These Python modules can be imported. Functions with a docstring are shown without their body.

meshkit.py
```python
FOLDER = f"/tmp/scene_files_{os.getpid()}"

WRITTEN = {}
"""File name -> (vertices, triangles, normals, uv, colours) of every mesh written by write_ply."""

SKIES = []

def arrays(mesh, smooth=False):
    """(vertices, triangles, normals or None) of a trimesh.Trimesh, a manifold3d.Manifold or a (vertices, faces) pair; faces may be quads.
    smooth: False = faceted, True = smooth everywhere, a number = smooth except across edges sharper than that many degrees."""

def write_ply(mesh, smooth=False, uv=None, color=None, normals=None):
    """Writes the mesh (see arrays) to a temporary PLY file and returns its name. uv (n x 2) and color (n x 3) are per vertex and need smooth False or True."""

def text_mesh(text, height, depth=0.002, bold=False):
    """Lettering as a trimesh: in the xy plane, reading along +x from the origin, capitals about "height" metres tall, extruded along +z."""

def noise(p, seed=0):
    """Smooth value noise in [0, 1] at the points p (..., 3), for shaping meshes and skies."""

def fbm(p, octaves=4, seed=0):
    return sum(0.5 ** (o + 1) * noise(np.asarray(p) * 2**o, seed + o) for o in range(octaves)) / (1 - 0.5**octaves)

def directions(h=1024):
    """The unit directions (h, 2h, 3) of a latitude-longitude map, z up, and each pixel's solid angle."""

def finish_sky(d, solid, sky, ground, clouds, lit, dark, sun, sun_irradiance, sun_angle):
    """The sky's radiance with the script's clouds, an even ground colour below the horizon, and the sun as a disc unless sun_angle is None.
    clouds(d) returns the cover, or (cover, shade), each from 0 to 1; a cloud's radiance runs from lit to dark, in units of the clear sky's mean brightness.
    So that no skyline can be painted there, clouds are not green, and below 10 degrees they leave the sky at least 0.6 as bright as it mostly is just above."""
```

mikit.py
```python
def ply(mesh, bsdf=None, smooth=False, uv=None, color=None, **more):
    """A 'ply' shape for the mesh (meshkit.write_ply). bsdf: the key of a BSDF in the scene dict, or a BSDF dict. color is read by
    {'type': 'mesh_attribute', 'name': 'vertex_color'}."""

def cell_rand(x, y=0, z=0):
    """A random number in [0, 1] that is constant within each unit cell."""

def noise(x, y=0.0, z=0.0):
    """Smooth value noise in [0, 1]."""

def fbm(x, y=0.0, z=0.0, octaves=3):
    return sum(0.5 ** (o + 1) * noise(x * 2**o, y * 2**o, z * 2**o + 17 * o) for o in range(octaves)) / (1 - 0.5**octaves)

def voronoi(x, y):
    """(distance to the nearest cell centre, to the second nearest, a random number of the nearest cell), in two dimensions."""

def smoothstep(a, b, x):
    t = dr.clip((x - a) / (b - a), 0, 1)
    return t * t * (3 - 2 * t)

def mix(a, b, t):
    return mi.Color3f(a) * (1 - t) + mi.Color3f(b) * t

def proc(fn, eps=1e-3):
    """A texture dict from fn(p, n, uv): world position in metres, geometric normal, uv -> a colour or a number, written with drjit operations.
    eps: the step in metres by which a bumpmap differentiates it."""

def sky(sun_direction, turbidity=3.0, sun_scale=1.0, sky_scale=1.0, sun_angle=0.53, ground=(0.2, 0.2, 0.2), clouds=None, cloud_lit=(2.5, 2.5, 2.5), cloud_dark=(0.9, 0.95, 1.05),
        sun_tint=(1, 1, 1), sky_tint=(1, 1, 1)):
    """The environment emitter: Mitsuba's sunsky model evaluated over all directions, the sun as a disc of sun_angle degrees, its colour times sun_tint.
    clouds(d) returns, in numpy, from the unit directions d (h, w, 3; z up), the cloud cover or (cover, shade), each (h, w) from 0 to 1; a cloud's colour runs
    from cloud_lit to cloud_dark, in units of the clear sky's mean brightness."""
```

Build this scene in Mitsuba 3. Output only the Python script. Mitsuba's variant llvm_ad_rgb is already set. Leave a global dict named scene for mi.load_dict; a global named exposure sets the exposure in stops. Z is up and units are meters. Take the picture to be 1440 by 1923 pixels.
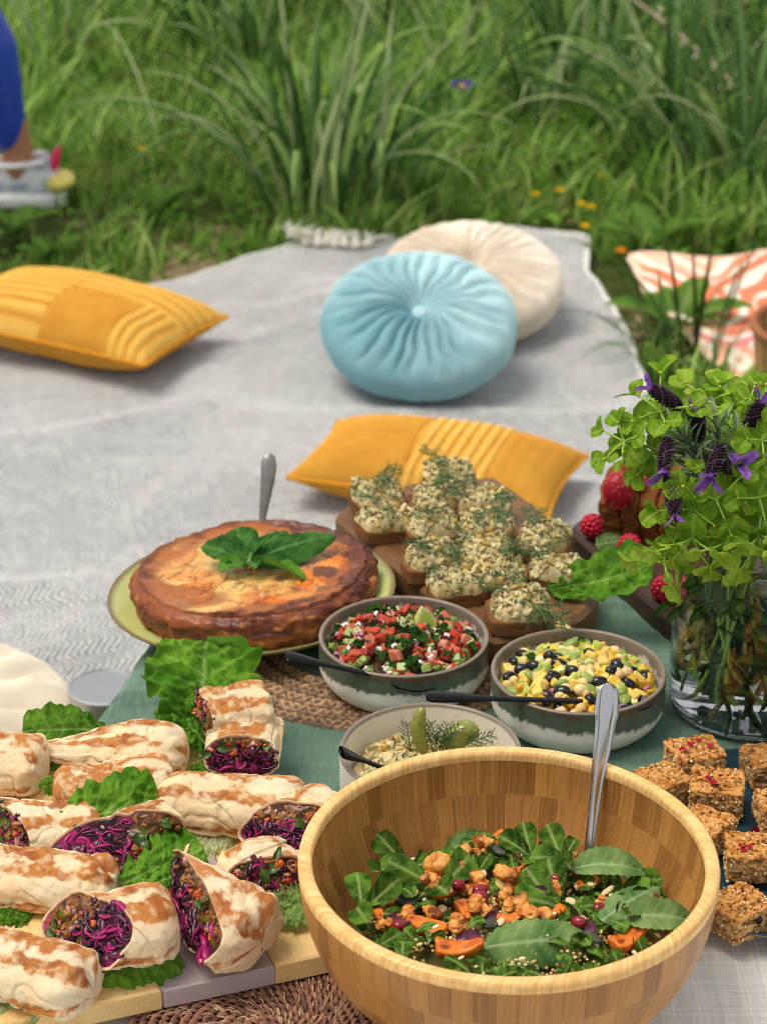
import math, numpy as np, trimesh, mitsuba as mi, drjit as dr, mikit, meshkit, shapely.geometry as sg
from shapely import affinity, contains_xy
from mikit import proc, noise, fbm, voronoi, cell_rand, smoothstep
scene, labels = {}, {}
T = mi.ScalarTransform4f
# ---------------------------------------------------------------- camera, sky, exposure
CAM_Z, PITCH, FPX = 1.05, math.radians(25.5), 4273.0        # camera height over the table top; focal length in pixels of a 1440 px wide picture
FWD = np.array([0, math.cos(PITCH), -math.sin(PITCH)])
scene['camera'] = {'type': 'thinlens', 'fov': 2 * math.degrees(math.atan(720 / FPX)), 'fov_axis': 'x', 'aperture_radius': 0.0042, 'focus_distance': 1.78,
                   'near_clip': 0.05, 'far_clip': 500.0, 'to_world': T().look_at([0, 0, CAM_Z], [float(FWD[0]), float(FWD[1]), CAM_Z + float(FWD[2])], [0, 0, 1])}
scene['sky'] = mikit.sky([-0.38, -0.05, 0.92], turbidity=4, sun_scale=0.33, sun_angle=34, sun_tint=(0.90, 0.97, 1.06), sky_scale=1.0, clouds=lambda d: 1.0, cloud_lit=(0.98, 1.0, 1.03), ground=(0.12, 0.13, 0.07))
exposure = 2.78
GROUND = -0.45                                              # the meadow lies this far below the table top

def P(u, v, z=0.0):
    """The point at height z that is seen at pixel (u, v) of the 1440 x 1923 photograph."""
    d = FWD * FPX + np.array([1.0, 0, 0]) * (u - 720) - np.array([0, math.sin(PITCH), math.cos(PITCH)]) * (v - 961.5)
    return np.array([0, 0, CAM_Z]) + d * ((z - CAM_Z) / d[2])

# ---------------------------------------------------------------- helpers
def C(r, g, b, k=1.0):
    c = np.array([r, g, b]) / 255.0
    return np.where(c < 0.04045, c / 12.92, ((c + 0.055) / 1.055) ** 2.4) * k

def mix(a, b, t):
    a, b = (x.tolist() if isinstance(x, np.ndarray) else x for x in (a, b))
    return mikit.mix(a, b, t)

def L(r, g, b, k=1.0):
    return [float(x) for x in C(r, g, b, k)]

def nz(p, s=1.0, o=3, seed=0):
    return meshkit.fbm(np.asarray(p) * s, o, seed)

def sst(a, b, x):
    t = np.clip((x - a) / (b - a), 0, 1)
    return t * t * (3 - 2 * t)

def lerp(a, b, t):
    return np.asarray(a) + (np.asarray(b) - np.asarray(a)) * np.asarray(t)[..., None]

def unit(v):
    v = np.asarray(v, float)
    return v / (np.linalg.norm(v) + 1e-12)

def frame(o, x, z=(0, 0, 1), s=1.0):
    x = unit(x); y = unit(np.cross(z, x)); z = np.cross(x, y)
    m = np.eye(4); m[:3, 0], m[:3, 1], m[:3, 2], m[:3, 3] = x * s, y * s, z * s, o
    return m

def rotz(a, o=(0, 0, 0), s=1.0):
    return frame(o, (math.cos(a), math.sin(a), 0), (0, 0, 1), s)

def rrot(rng, o, s=1.0):
    return frame(o, rng.normal(size=3), rng.normal(size=3), s)

def ap(m, v):
    return np.asarray(v) @ m[:3, :3].T + m[:3, 3]

def numbered(key):
    if key not in taken:
        taken.add(key); return key
    n = counter.get(key, 0)
    while True:
        n += 1
        k = f'{key}_{n:03d}'
        if k not in taken:
            counter[key] = n; taken.add(k); return k
taken, counter = set(), {}

def thing(name, label, cat, group=None, kind=None):
    key = numbered(name)
    labels[key] = {'label': label, 'category': cat}
    if group: labels[key]['group'] = group
    if kind: labels[key]['kind'] = kind
    return key

def put(key, d, m=None):
    scene[key] = {**d, 'to_world': T(np.asarray(m, float).tolist())} if m is not None else d
    return key

def part(parent, name, d, m=None, label=None, kind=None):
    key = numbered(f'{parent}__{name}')
    put(key, d, m)
    if label or kind: labels[key] = {k: x for k, x in (('label', label), ('kind', kind)) if x}
    return key

def solo(name, label, cat, d, m=None, group=None, kind=None):
    return put(thing(name, label, cat, group, kind), d, m)

def structure(name, d):
    key = numbered(name); labels[key] = {'kind': 'structure'}
    return put(key, d)

def quads(nu, nv, wu=False, wv=False):
    i, j = np.meshgrid(np.arange(nu - (not wu)), np.arange(nv - (not wv)), indexing='ij')
    i, j = i.ravel(), j.ravel(); a, b = (i + 1) % nu, (j + 1) % nv
    return np.vstack([np.stack([i * nv + j, a * nv + j, a * nv + b], 1), np.stack([i * nv + j, a * nv + b, i * nv + b], 1)])

def cat(parts):
    """Joins (v, f, c) triples."""
    v, f, c, n = [], [], [], 0
    for a in parts:
        v.append(a[0]); f.append(np.asarray(a[1]) + n); c.append(np.broadcast_to(a[2], (len(a[0]), 3))); n += len(a[0])
    return np.vstack(v), np.vstack(f), np.vstack(c)

# Vertex colours travel as uv: v picks a row of a colour table (a base colour and two directions), u and the rest of v say how far to go along them,
# so that all meshes of one material can be joined by the renderer.
PAL, PKEY = [], {}
def pal_row(base, e1=(0, 0, 0), e2=(0, 0, 0)):
    key = tuple(np.round(np.r_[base, e1, e2], 4))
    if key not in PKEY:
        PKEY[key] = len(PAL); PAL.append(np.r_[base, e1, e2])
    return PKEY[key]
def pca_uv(c):
    m = c.mean(0); w, e = np.linalg.eigh((c - m).T @ (c - m)); a, b = (c - m) @ e[:, 2], (c - m) @ e[:, 1]
    da, db = np.ptp(a) + 1e-9, np.ptp(b) + 1e-9
    k = pal_row(m + e[:, 2] * a.min() + e[:, 1] * b.min(), e[:, 2] * da, e[:, 1] * db)
    return np.column_stack([(a - a.min()) / da, k + .1 + .8 * (b - b.min()) / db])
def colour_uv(n, f, c):
    from scipy.sparse import coo_matrix
    from scipy.sparse.csgraph import connected_components
    c = np.broadcast_to(np.asarray(c, float), (n, 3))
    if np.ptp(c, axis=0).max() < 1e-4: return np.tile([.5, pal_row(np.round(c[0], 3)) + .5], (n, 1))
    e = np.vstack([f[:, :2], f[:, 1:]]); m, lab = connected_components(coo_matrix((np.ones(len(e)), (e[:, 0], e[:, 1])), (n, n)), directed=False)
    lo, hi = np.full((m, 3), 9.0), np.full((m, 3), -9.0); np.minimum.at(lo, lab, c); np.maximum.at(hi, lab, c)
    const = np.ptp(np.stack([lo, hi]), axis=0).max(1) < 1e-3; uv = np.zeros((n, 2)); rows = np.zeros(m)
    for k in np.flatnonzero(const): rows[k] = pal_row(np.round(lo[k] * 64) / 64 if const.sum() > 400 else np.round(lo[k], 2) if lo[k].max() > .08 else np.round(lo[k], 3)) + .5
    s = const[lab]; uv[s] = np.column_stack([np.full(s.sum(), .5), rows[lab[s]]])
    order = np.argsort(lab, kind='stable'); ends = np.cumsum(np.bincount(lab, minlength=m))
    for k in np.flatnonzero(~const):
        i = order[ends[k] - np.count_nonzero(lab == k):ends[k]] if m > 1 else order
        uv[i] = pca_uv(c[i])
    return uv
def vc_fn(p, n, uv):
    k = dr.floor(uv.y); b = (uv.y - k - .1) / .8; i = mi.UInt32(k) * 9; t = vc_fn.table
    g = lambda o: mi.Color3f(dr.gather(mi.Float, t, i + o), dr.gather(mi.Float, t, i + o + 1), dr.gather(mi.Float, t, i + o + 2))
    return dr.clip(g(0) + g(3) * uv.x + g(6) * b, 0.0, 1.0)

def mesh(vfc, bsdf, smooth=True, uv=None):
    v, f, c = vfc
    if not smooth: return flat(vfc, bsdf)
    return mikit.ply((v, f), bsdf, smooth=smooth, uv=colour_uv(len(v), np.asarray(f), c))

def flat(vfc, bsdf):
    """Faceted, with colours kept."""
    v, f, c = vfc; v = np.asarray(v); f = np.asarray(f); uv = colour_uv(len(v), f, c)
    return mikit.ply((v[f].reshape(-1, 3), np.arange(len(f) * 3).reshape(-1, 3)), bsdf, smooth=True, uv=uv[f].reshape(-1, 2))

def revolve(prof, n=96, colf=None):
    """Profile [(r, z)...] bottom-outside first; (v, f, theta, index)."""
    p = np.asarray(prof, float); th = np.linspace(0, 2 * np.pi, n, endpoint=False)
    v = np.stack([np.outer(np.cos(th), p[:, 0]), np.outer(np.sin(th), p[:, 0]), np.tile(p[:, 1], (n, 1))], -1).reshape(-1, 3)
    return v, quads(n, len(p), wu=True), np.repeat(th, len(p)), np.tile(np.arange(len(p)), n)

def resample(pts, n):
    """A smooth line through pts, n points."""
    from scipy.interpolate import CubicSpline
    p = np.asarray(pts, float); d = np.r_[0, np.cumsum(np.linalg.norm(np.diff(p, axis=0), axis=1))]
    return CubicSpline(d, p)(np.linspace(0, d[-1], n)) if len(p) > 2 else p[0] + (p[1] - p[0]) * np.linspace(0, 1, n)[:, None]

def tube(p, r, sides=6, flat_=1.0, side=None, cap=True):
    """A tube along p; r radii; flat_ squashes it across the second axis."""
    p = np.asarray(p, float); t = np.gradient(p, axis=0); t /= np.linalg.norm(t, axis=1, keepdims=True) + 1e-12
    if side is None:
        side = np.array([0, 0, 1.0]) if np.abs(t[:, 2]).mean() < 0.8 else np.array([1.0, 0, 0])
    b = side - t * (t @ side)[:, None]; b /= np.linalg.norm(b, axis=1, keepdims=True) + 1e-9
    a = np.cross(t, b)
    r = np.broadcast_to(np.asarray(r, float), (len(p),)); k = np.arange(sides) * 2 * np.pi / sides
    v = p[:, None] + r[:, None, None] * (np.cos(k)[None, :, None] * a[:, None] + flat_ * np.sin(k)[None, :, None] * b[:, None])
    f = quads(len(p), sides, wv=True)[:, ::-1]; v = v.reshape(-1, 3)
    if cap:
        n = len(v); v = np.vstack([v, p[:1], p[-1:]]); j = np.arange(sides); e = (len(p) - 1) * sides
        f = np.vstack([f, np.stack([j, (j + 1) % sides, j * 0 + n], 1)[:, ::-1][:, ::-1], np.stack([e + (j + 1) % sides, e + j, j * 0 + n + 1], 1)])
    return v, f

_ico = {k: trimesh.creation.icosphere(subdivisions=k) for k in (0, 1, 2, 3, 4)}
def blob(size=(1, 1, 1), amp=0.0, sub=2, seed=0, freq=1.5):
    m = _ico[sub]; v = np.array(m.vertices)
    if amp: v = v * (1 + amp * (nz(v + seed * 7.3, freq, 3, seed) - 0.5) * 2)[:, None]
    return v * np.asarray(size), np.array(m.faces)

def dice(size, bevel=0.18, seed=0, jitter=0.12):
    """A hand-cut cube: bevelled (24 vertices), uneven."""
    from scipy.spatial import ConvexHull
    r = np.random.default_rng(seed); pts = []
    cor = np.array([[x, y, z] for x in (-1, 1) for y in (-1, 1) for z in (-1, 1)], float)
    cj = cor * 0.5 + r.normal(0, jitter * 0.5, cor.shape)
    for c, s in zip(cj, cor):
        for k in range(3):
            q = c - s * bevel * 0.5; q[k] = c[k]; pts.append(q)
    pts = np.array(pts); h = trimesh.convex.convex_hull(pts)
    return np.array(h.vertices) * np.asarray(size), np.array(h.faces)

def leaf(Ln, W, nu=16, nv=9, base=0.5, tip=0.7, cup=0.2, bend=0.4, ruf=0.0, rufn=5, blis=0.0, serr=0.0, seed=0, dark=None, light=None, vein=None, veins=7, twist=0.0, vw=0.10, edge=None, wild=0.0):
    u, v = np.meshgrid(np.linspace(0, 1, nu), np.linspace(-1, 1, nv), indexing='ij')
    prof = u ** base * (1 - u) ** tip; um = base / (base + tip); prof = prof / (um ** base * (1 - um) ** tip)
    prof = np.maximum(prof, 0.03)
    if wild: prof = prof * (1 + .22 * wild * np.abs(v) * (nz(np.stack([u * 9, np.sign(v) * 3 + seed, 0 * u], -1), 1, 2, seed) - .5) * 2)
    if serr: prof = prof * (1 + serr * np.abs(v) * (((u * 11) % 1) - 0.5))
    ang = bend * (0.35 - u); du = Ln / (nu - 1)
    x = np.cumsum(np.cos(ang), 0) * du - du; z = np.cumsum(np.sin(ang), 0) * du
    y = v * prof * W / 2
    q = np.stack([x / Ln * 4, y / Ln * 4, 0 * x + seed * 3.1], -1)
    h = cup * v * v * prof * W / 2 + ruf * W * np.abs(v) ** 2.2 * (np.sin(rufn * 2 * np.pi * u + 1.7 * np.sign(v) + seed) + 0.6 * np.sin(rufn * 3.7 * np.pi * u + seed * 2.1 + np.sign(v)))
    if wild: h = h + wild * W * np.abs(v) ** 1.4 * .42 * (nz(np.stack([u * 8 * (1 + 0 * v), v * 1.6 + seed, 0 * u], -1), 1, 2, seed + 2) - .5)
    sv = np.abs(((u * veins - np.abs(v) * 1.1) % 1) - 0.5) * 2          # 1 on side veins
    vm = np.maximum(1 - np.abs(v) * prof / vw, 0); vm = np.clip(np.maximum(vm * (1 - 0.6 * u), sst(0.72, 1, sv) * (0.30 if wild > .5 else 0.5) * (1 - np.abs(v) * 0.6)), 0, 1)
    if blis: h = h + blis * W * ((nz(q * (2.2 + 1.6 * (wild > 0)), 1, 3, seed) - 0.5) * (1 - vm) + 0.25 * (1 - vm) * (1 - v * v))
    tw = twist * u; y2 = y * np.cos(tw) - h * np.sin(tw); h2 = y * np.sin(tw) + h * np.cos(tw)
    t = nz(q, 1.3, 3, seed + 5)
    c = lerp(dark, light, np.clip((t - 0.3) * 2.2, 0, 1)); c = lerp(c, np.broadcast_to(vein, c.shape), vm) if vein is not None else c
    if edge is not None: c = lerp(c, np.broadcast_to(edge, c.shape), sst(0.75, 1.0, np.abs(v)) * 0.7)
    return np.stack([x, y2, z + h2], -1).reshape(-1, 3), quads(nu, nv), c.reshape(-1, 3)

# ---------------------------------------------------------------- materials (colour per vertex, finish per material)
VC = proc(vc_fn)
def pr(color, rough, spec=0.5, **k):
    return {'type': 'twosided', 'b': {'type': 'principled', 'base_color': color, 'roughness': rough, 'specular': spec, **k}}
scene['matte'] = pr(VC, 0.9, 0.12)
scene['semi'] = pr(VC, 0.45, 0.4)
scene['gloss'] = pr(VC, 0.22, 0.5)
scene['wet'] = pr(VC, 0.12, 0.55)
scene['black_plastic'] = pr(VC, 0.14, 0.22)
scene['glaze'] = pr(VC, 0.20, 0.32)
scene['velvet'] = pr(VC, 0.85, 0.1, sheen=0.35, sheen_tint=0.8)
scene['steel'] = pr(VC, 0.16, 0.5, metallic=1.0)
scene['pewter'] = pr(VC, 0.38, 0.5, metallic=1.0)
scene['leafy'] = {'type': 'principledthin', 'base_color': VC, 'roughness': 0.36, 'diff_trans': 0.75, 'eta': 1.28}
scene['salad_leaf'] = {'type': 'principledthin', 'base_color': VC, 'roughness': 0.24, 'diff_trans': 0.55, 'eta': 1.42}
scene['blade'] = {'type': 'principledthin', 'base_color': VC, 'roughness': 0.5, 'diff_trans': 0.8, 'eta': 1.2}
scene['glass'] = {'type': 'dielectric', 'int_ior': 1.5, 'ext_ior': 1.0}
scene['water'] = {'type': 'dielectric', 'int_ior': 1.33, 'ext_ior': 1.0}
# ---------------------------------------------------------------- the meadow
def gh(x, y):
    x, y = np.asarray(x, float), np.asarray(y, float)
    q = np.stack([x, y, 0 * x], -1)
    return GROUND + 0.05 * (nz(q, 1.1, 2, 3) - 0.5) * sst(2.5, 5.0, y) + 0.014 * (nz(q, 6, 2, 4) - 0.5) * sst(3.5, 4.5, y)

def PG(u, v):
    p = P(u, v, GROUND)
    p[2] = float(gh(p[0], p[1])); return p

def ground_fn(p, n, uv):
    a = fbm(p.x * 2.3, p.y * 2.3, 0.0, 3); b = fbm(p.x * 38, p.y * 38, 0.0, 3)
    bare = smoothstep(0.50, 0.68, a + 0.25 * (b - 0.5)) + 1.5 * smoothstep(6.7, 7.2, p.y - 0.9 * p.x) * smoothstep(-0.7, -1.0, p.x)
    return mix(mix(C(38, 48, 20), C(70, 82, 36), b), mix(C(98, 80, 58), C(168, 146, 116), b), dr.clip(bare, 0, 1))
scene['soil'] = pr(proc(ground_fn), 0.95, 0.1)
gx, gy = [np.r_[-np.geomspace(200, 5, 14), np.linspace(-4, 4, 90), np.geomspace(5, 200, 14)], np.r_[-np.geomspace(200, 3, 10), np.linspace(-1, 12, 120), np.geomspace(14, 300, 14)]]
X, Y = np.meshgrid(gx, gy, indexing='ij')
structure('ground', mikit.ply((np.stack([X, Y, gh(X, Y) - 0.006], -1).reshape(-1, 3), quads(len(gx), len(gy))), 'soil', smooth=True))

def px_poly(pts, z=GROUND):
    return sg.Polygon([tuple(P(u, v, z)[:2]) for u, v in pts])

blanket_poly = px_poly([(-900, 800), (330, 552), (470, 508), (548, 487), (620, 494), (700, 492), (860, 470), (1030, 457), (1104, 461), (1099, 545), (1128, 572), (1165, 640), (1203, 720), (1222, 800), (1240, 900), (1262, 1100), (1300, 1600), (-900, 1600)])
quilt_poly = px_poly([(1177, 512), (1200, 505), (1300, 517), (1440, 503), (1700, 500), (1900, 800), (1500, 800), (1385, 748), (1300, 672), (1215, 596)])

def sheet(poly, step, zf, seed=0):
    """A cloth cut to the polygon: Delaunay triangles of an inner grid and the densely sampled border."""
    from scipy.spatial import Delaunay
    x0, y0, x1, y1 = poly.bounds; gx, gy = np.meshgrid(np.arange(x0, x1, step), np.arange(y0, y1, step))
    inner = np.stack([gx.ravel(), gy.ravel()], 1) + np.random.default_rng(seed).uniform(-.15, .15, (gx.size, 2)) * step
    inner = inner[contains_xy(poly.buffer(-step * 0.6), inner[:, 0], inner[:, 1])]
    ring = poly.exterior; b = np.array([ring.interpolate(d).coords[0] for d in np.arange(0, ring.length, step)])
    p = np.vstack([inner, b]); t = Delaunay(p).simplices; c = p[t].mean(1)
    t = t[contains_xy(poly, c[:, 0], c[:, 1])]
    a, bb, cc = p[t[:, 0]], p[t[:, 1]], p[t[:, 2]]
    neg = (bb - a)[:, 0] * (cc - a)[:, 1] - (bb - a)[:, 1] * (cc - a)[:, 0] < 0
    t[neg] = t[neg][:, ::-1]
    return np.column_stack([p, zf(p[:, 0], p[:, 1])]), t, b

# ---------------------------------------------------------------- grey white picnic blanket
smooth_poly = blanket_poly.buffer(-0.03).buffer(0.05).buffer(-0.02)
cush_spots = []
def blanket_z(x, y):
    q = np.stack([x, y, 0 * x], -1)
    w = nz(q * [2.2, 3.0, 1], 1, 2, 11) - 0.5
    r = 1 - np.abs(nz(q * [1.6, 3.6, 1] + 5, 1, 3, 12) - 0.5) * 2
    return gh(x, y) + 0.018 + 0.026 * w + 0.011 * sst(0.80, 1.0, r) + 0.0060 * (nz(q, 24, 3, 13) - 0.5) + .004 * (nz(q * [1, 2.2, 1], 9, 2, 14) - .5)

def weave_fn(p, n, uv):
    x, y = p.x, p.y
    s = 0.0105; rot = x * 0.94 + y * 0.34; ort = y * 0.94 - x * 0.34
    big = cell_rand(dr.floor(rot / 0.09), dr.floor(ort / 0.09), 4.0)
    aa, bb = dr.select(big > 0.5, rot, ort), dr.select(big > 0.5, ort, rot)
    tri = dr.abs((bb / 0.055 - dr.floor(bb / 0.055)) - 0.5)
    ph = aa / s + tri * 4.0
    line = smoothstep(0.12, 0.38, dr.abs(ph - dr.floor(ph) - 0.5))
    grain = 0.6 * fbm(rot * 420, ort * 420, 0.0, 2) + 0.4 * fbm(aa * 60, bb * 300, 3.0, 2)
    k = dr.clip(0.62 * line + 0.9 * (grain - 0.5) + 0.24 + 0.25 * (fbm(x * 5, y * 5, 0.0, 3) - 0.5), 0, 1)
    return mix(C(84, 85, 88), C(205, 206, 206), k)
scene['blanket_weave'] = pr(proc(weave_fn), 0.95, 0.1, sheen=0.3)
v, f, border = sheet(smooth_poly, 0.016, blanket_z)
bl = thing('picnic_blanket', 'pale grey woven picnic blanket spread over the meadow under the cushions', 'blanket')
put(bl, mikit.ply((v, f), 'blanket_weave', smooth=True))
bz = blanket_z(border[:, 0], border[:, 1])
hv, hf = tube(np.column_stack([np.vstack([border, border[:1]]), np.r_[bz, bz[:1]] - 0.001]), 0.006, 6)
part(bl, 'hem', mesh((hv, hf, C(205, 204, 200)), 'matte'))
rng = np.random.default_rng(5)
def tassel_mesh(seed):
    r = np.random.default_rng(seed); parts = []
    kv, kf = blob((0.011, 0.010, 0.009), 0.25, 2, seed); parts.append((kv, kf, C(222, 218, 208)))
    for k in range(9):
        a = r.normal(0, 0.35); l = r.uniform(0.035, 0.055)
        p = resample([(0, 0, 0), (math.cos(a) * l * .5, math.sin(a) * l * .5, .008 + r.normal(0, .004)), (math.cos(a) * l, math.sin(a) * l * 1.4, -.004 + r.normal(0, .003))], 7)
        tv, tf = tube(p, np.linspace(.0028, .0014, 7), 5); parts.append((tv, tf, C(225, 221, 210)))
    return cat(parts)
for i, (u, vv) in enumerate([(548, 474), (563, 478), (578, 486), (597, 489), (613, 487), (630, 490), (648, 491), (668, 493), (690, 491)]):
    b = P(u, vv + 6, GROUND); b[2] = float(blanket_z(b[0], b[1])) + .012
    part(bl, 'tassel', mesh(tassel_mesh(i), 'matte'), frame(b, (rng.normal(0, .4), 1, .25)))

# ---------------------------------------------------------------- coral patterned throw on the right
def quilt_fn(p, n, uv):
    x, y = p.x - 0.62, p.y - 4.2
    w = fbm(x * 7, y * 7, 0.0, 2) - 0.5
    a = y * 5.2 + 2.6 * dr.abs((x * 2.6 - dr.floor(x * 2.6)) - 0.5) * 2 + w * 1.3
    k = cell_rand(dr.floor(a), 3.0, 1.0); fr = a - dr.floor(a)
    e = dr.abs(fr - 0.5)
    ring = smoothstep(0.24, 0.18, dr.abs(e - 0.2) + 0.13 * fbm(x * 30, y * 30, 0.0, 2))
    c = mix(C(236, 126, 96), C(222, 120, 134), smoothstep(0.4, 0.6, k)); c = mix(c, C(240, 178, 146), smoothstep(0.55, 0.75, fbm(x * 4 + 9, y * 4, 0.0, 2)))
    grey = mix(C(236, 224, 208), C(176, 166, 164), smoothstep(0.45, 0.6, fbm(x * 9, y * 24, 0.0, 2)) * smoothstep(0.0, 0.4, x))
    return mix(grey, c, ring)
scene['throw_print'] = pr(proc(quilt_fn), 0.9, 0.1, sheen=0.3)
def quilt_z(x, y):
    q = np.stack([x, y, 0 * x], -1)
    return gh(x, y) + 0.03 + 0.05 * (nz(q, 3.5, 2, 21) - 0.4)
v, f, border = sheet(quilt_poly.buffer(-.03).buffer(.05).buffer(-.02), 0.02, quilt_z)
qt = solo('patterned_throw', 'coral, pink and cream patterned throw lying in the grass at the right', 'throw', mikit.ply((v, f), 'throw_print', smooth=True))
bz = quilt_z(border[:, 0], border[:, 1])
hv, hf = tube(np.column_stack([np.vstack([border, border[:1]]), np.r_[bz, bz[:1]] - 0.002]), 0.006, 6)
part(qt, 'hem', mesh((hv, hf, C(232, 200, 178)), 'matte'))

# ---------------------------------------------------------------- white table linen and green runner over the low table
def edge_x(y): return -0.210 + 0.245 * (y - 1.871)
def rear_y(S): return 2.045 + 0.20 * np.maximum(S, 0)
def drape(ys, ss, z0, out, wob, seed, crinkle):
    """Cloth on the table that falls over its left and rear edges; ss: metres to the right of the left edge (negative: hanging)."""
    S, Yv = np.meshgrid(ss, ys, indexing='ij')
    def fall(d, r=0.018):                       # d metres past the edge -> (sideways, down)
        a = np.clip(d / r, 0, np.pi / 2)
        return r * np.sin(a), r * (1 - np.cos(a)) + np.maximum(d - r * np.pi / 2, 0)
    YB = rear_y(S); Yv = np.where(Yv > 2.0, 2.0 + (Yv - 2.0) / (2.045 - 2.0) * (YB - 2.0), Yv); Yv = np.where(Yv > YB, YB + (Yv - YB) * .045 / (YB - 2.0), Yv); dl, db = np.maximum(-S, 0), np.maximum(Yv - YB, 0)
    sl, zl = fall(dl); sb, zb = fall(db)
    y = np.minimum(Yv, YB) + sb; x = edge_x(np.minimum(Yv, YB)) + np.maximum(S, 0) - sl - out * (dl > 0)
    y = y + out * (db > 0)
    q = np.stack([S * 1.0, Yv, 0 * S], -1)
    hang = sst(0.0, 0.12, np.maximum(dl, db))
    fold = np.sin((Yv * 26 + 2.2 * nz(q, 5, 2, seed)) * 1.0) * wob * hang
    x = x - np.where(dl > 0, fold + wob * hang, 0); y = y + np.where(db > 0, np.sin(x * 30 + seed) * wob * hang + wob * hang, 0)
    z = z0 - np.maximum(zl + 0 * zb, zb)
    h = crinkle(S, Yv)
    return np.stack([x - np.where(dl > .02, h, 0), y, z + np.where(dl > .02, 0, h)], -1).reshape(-1, 3), quads(len(ss), len(ys))[:, ::-1][:, ::-1]
def soft(S, Yv):
    q = np.stack([S, Yv, 0 * S], -1); return 0.003 * (nz(q, 7, 3, 31) - 0.5) - 0.002
def crinkled(S, Yv):
    q = np.stack([S, Yv, 0 * S], -1)
    bend = 0.05 * np.sin(S * 5) + 0.09 * (nz(q, 2.5, 2, 33) - 0.5)
    r = nz(np.stack([S * 9, (Yv + bend) * 95, 0 * S], -1), 1, 2, 34); r2 = nz(np.stack([S * 4, (Yv + bend) * 30, 0 * S], -1), 1, 2, 35)
    return 0.0035 * (r - 0.5) + 0.004 * (r2 - 0.5) + 0.003
def linen_fn(p, n, uv):
    a = noise(p.x * 900, p.y * 60, p.z * 60) + noise(p.x * 60, p.y * 900, p.z * 900)
    slub = smoothstep(0.62, 0.75, noise(p.x * 520, p.y * 8, 1.0)) + smoothstep(0.62, 0.75, noise(p.x * 8, p.y * 520, 2.0))
    return mix(C(186, 184, 178), C(226, 224, 217), dr.clip(0.15 + 0.35 * a + 0.25 * slub, 0, 1))
scene['white_linen'] = pr(proc(linen_fn), 0.9, 0.15)
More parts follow.
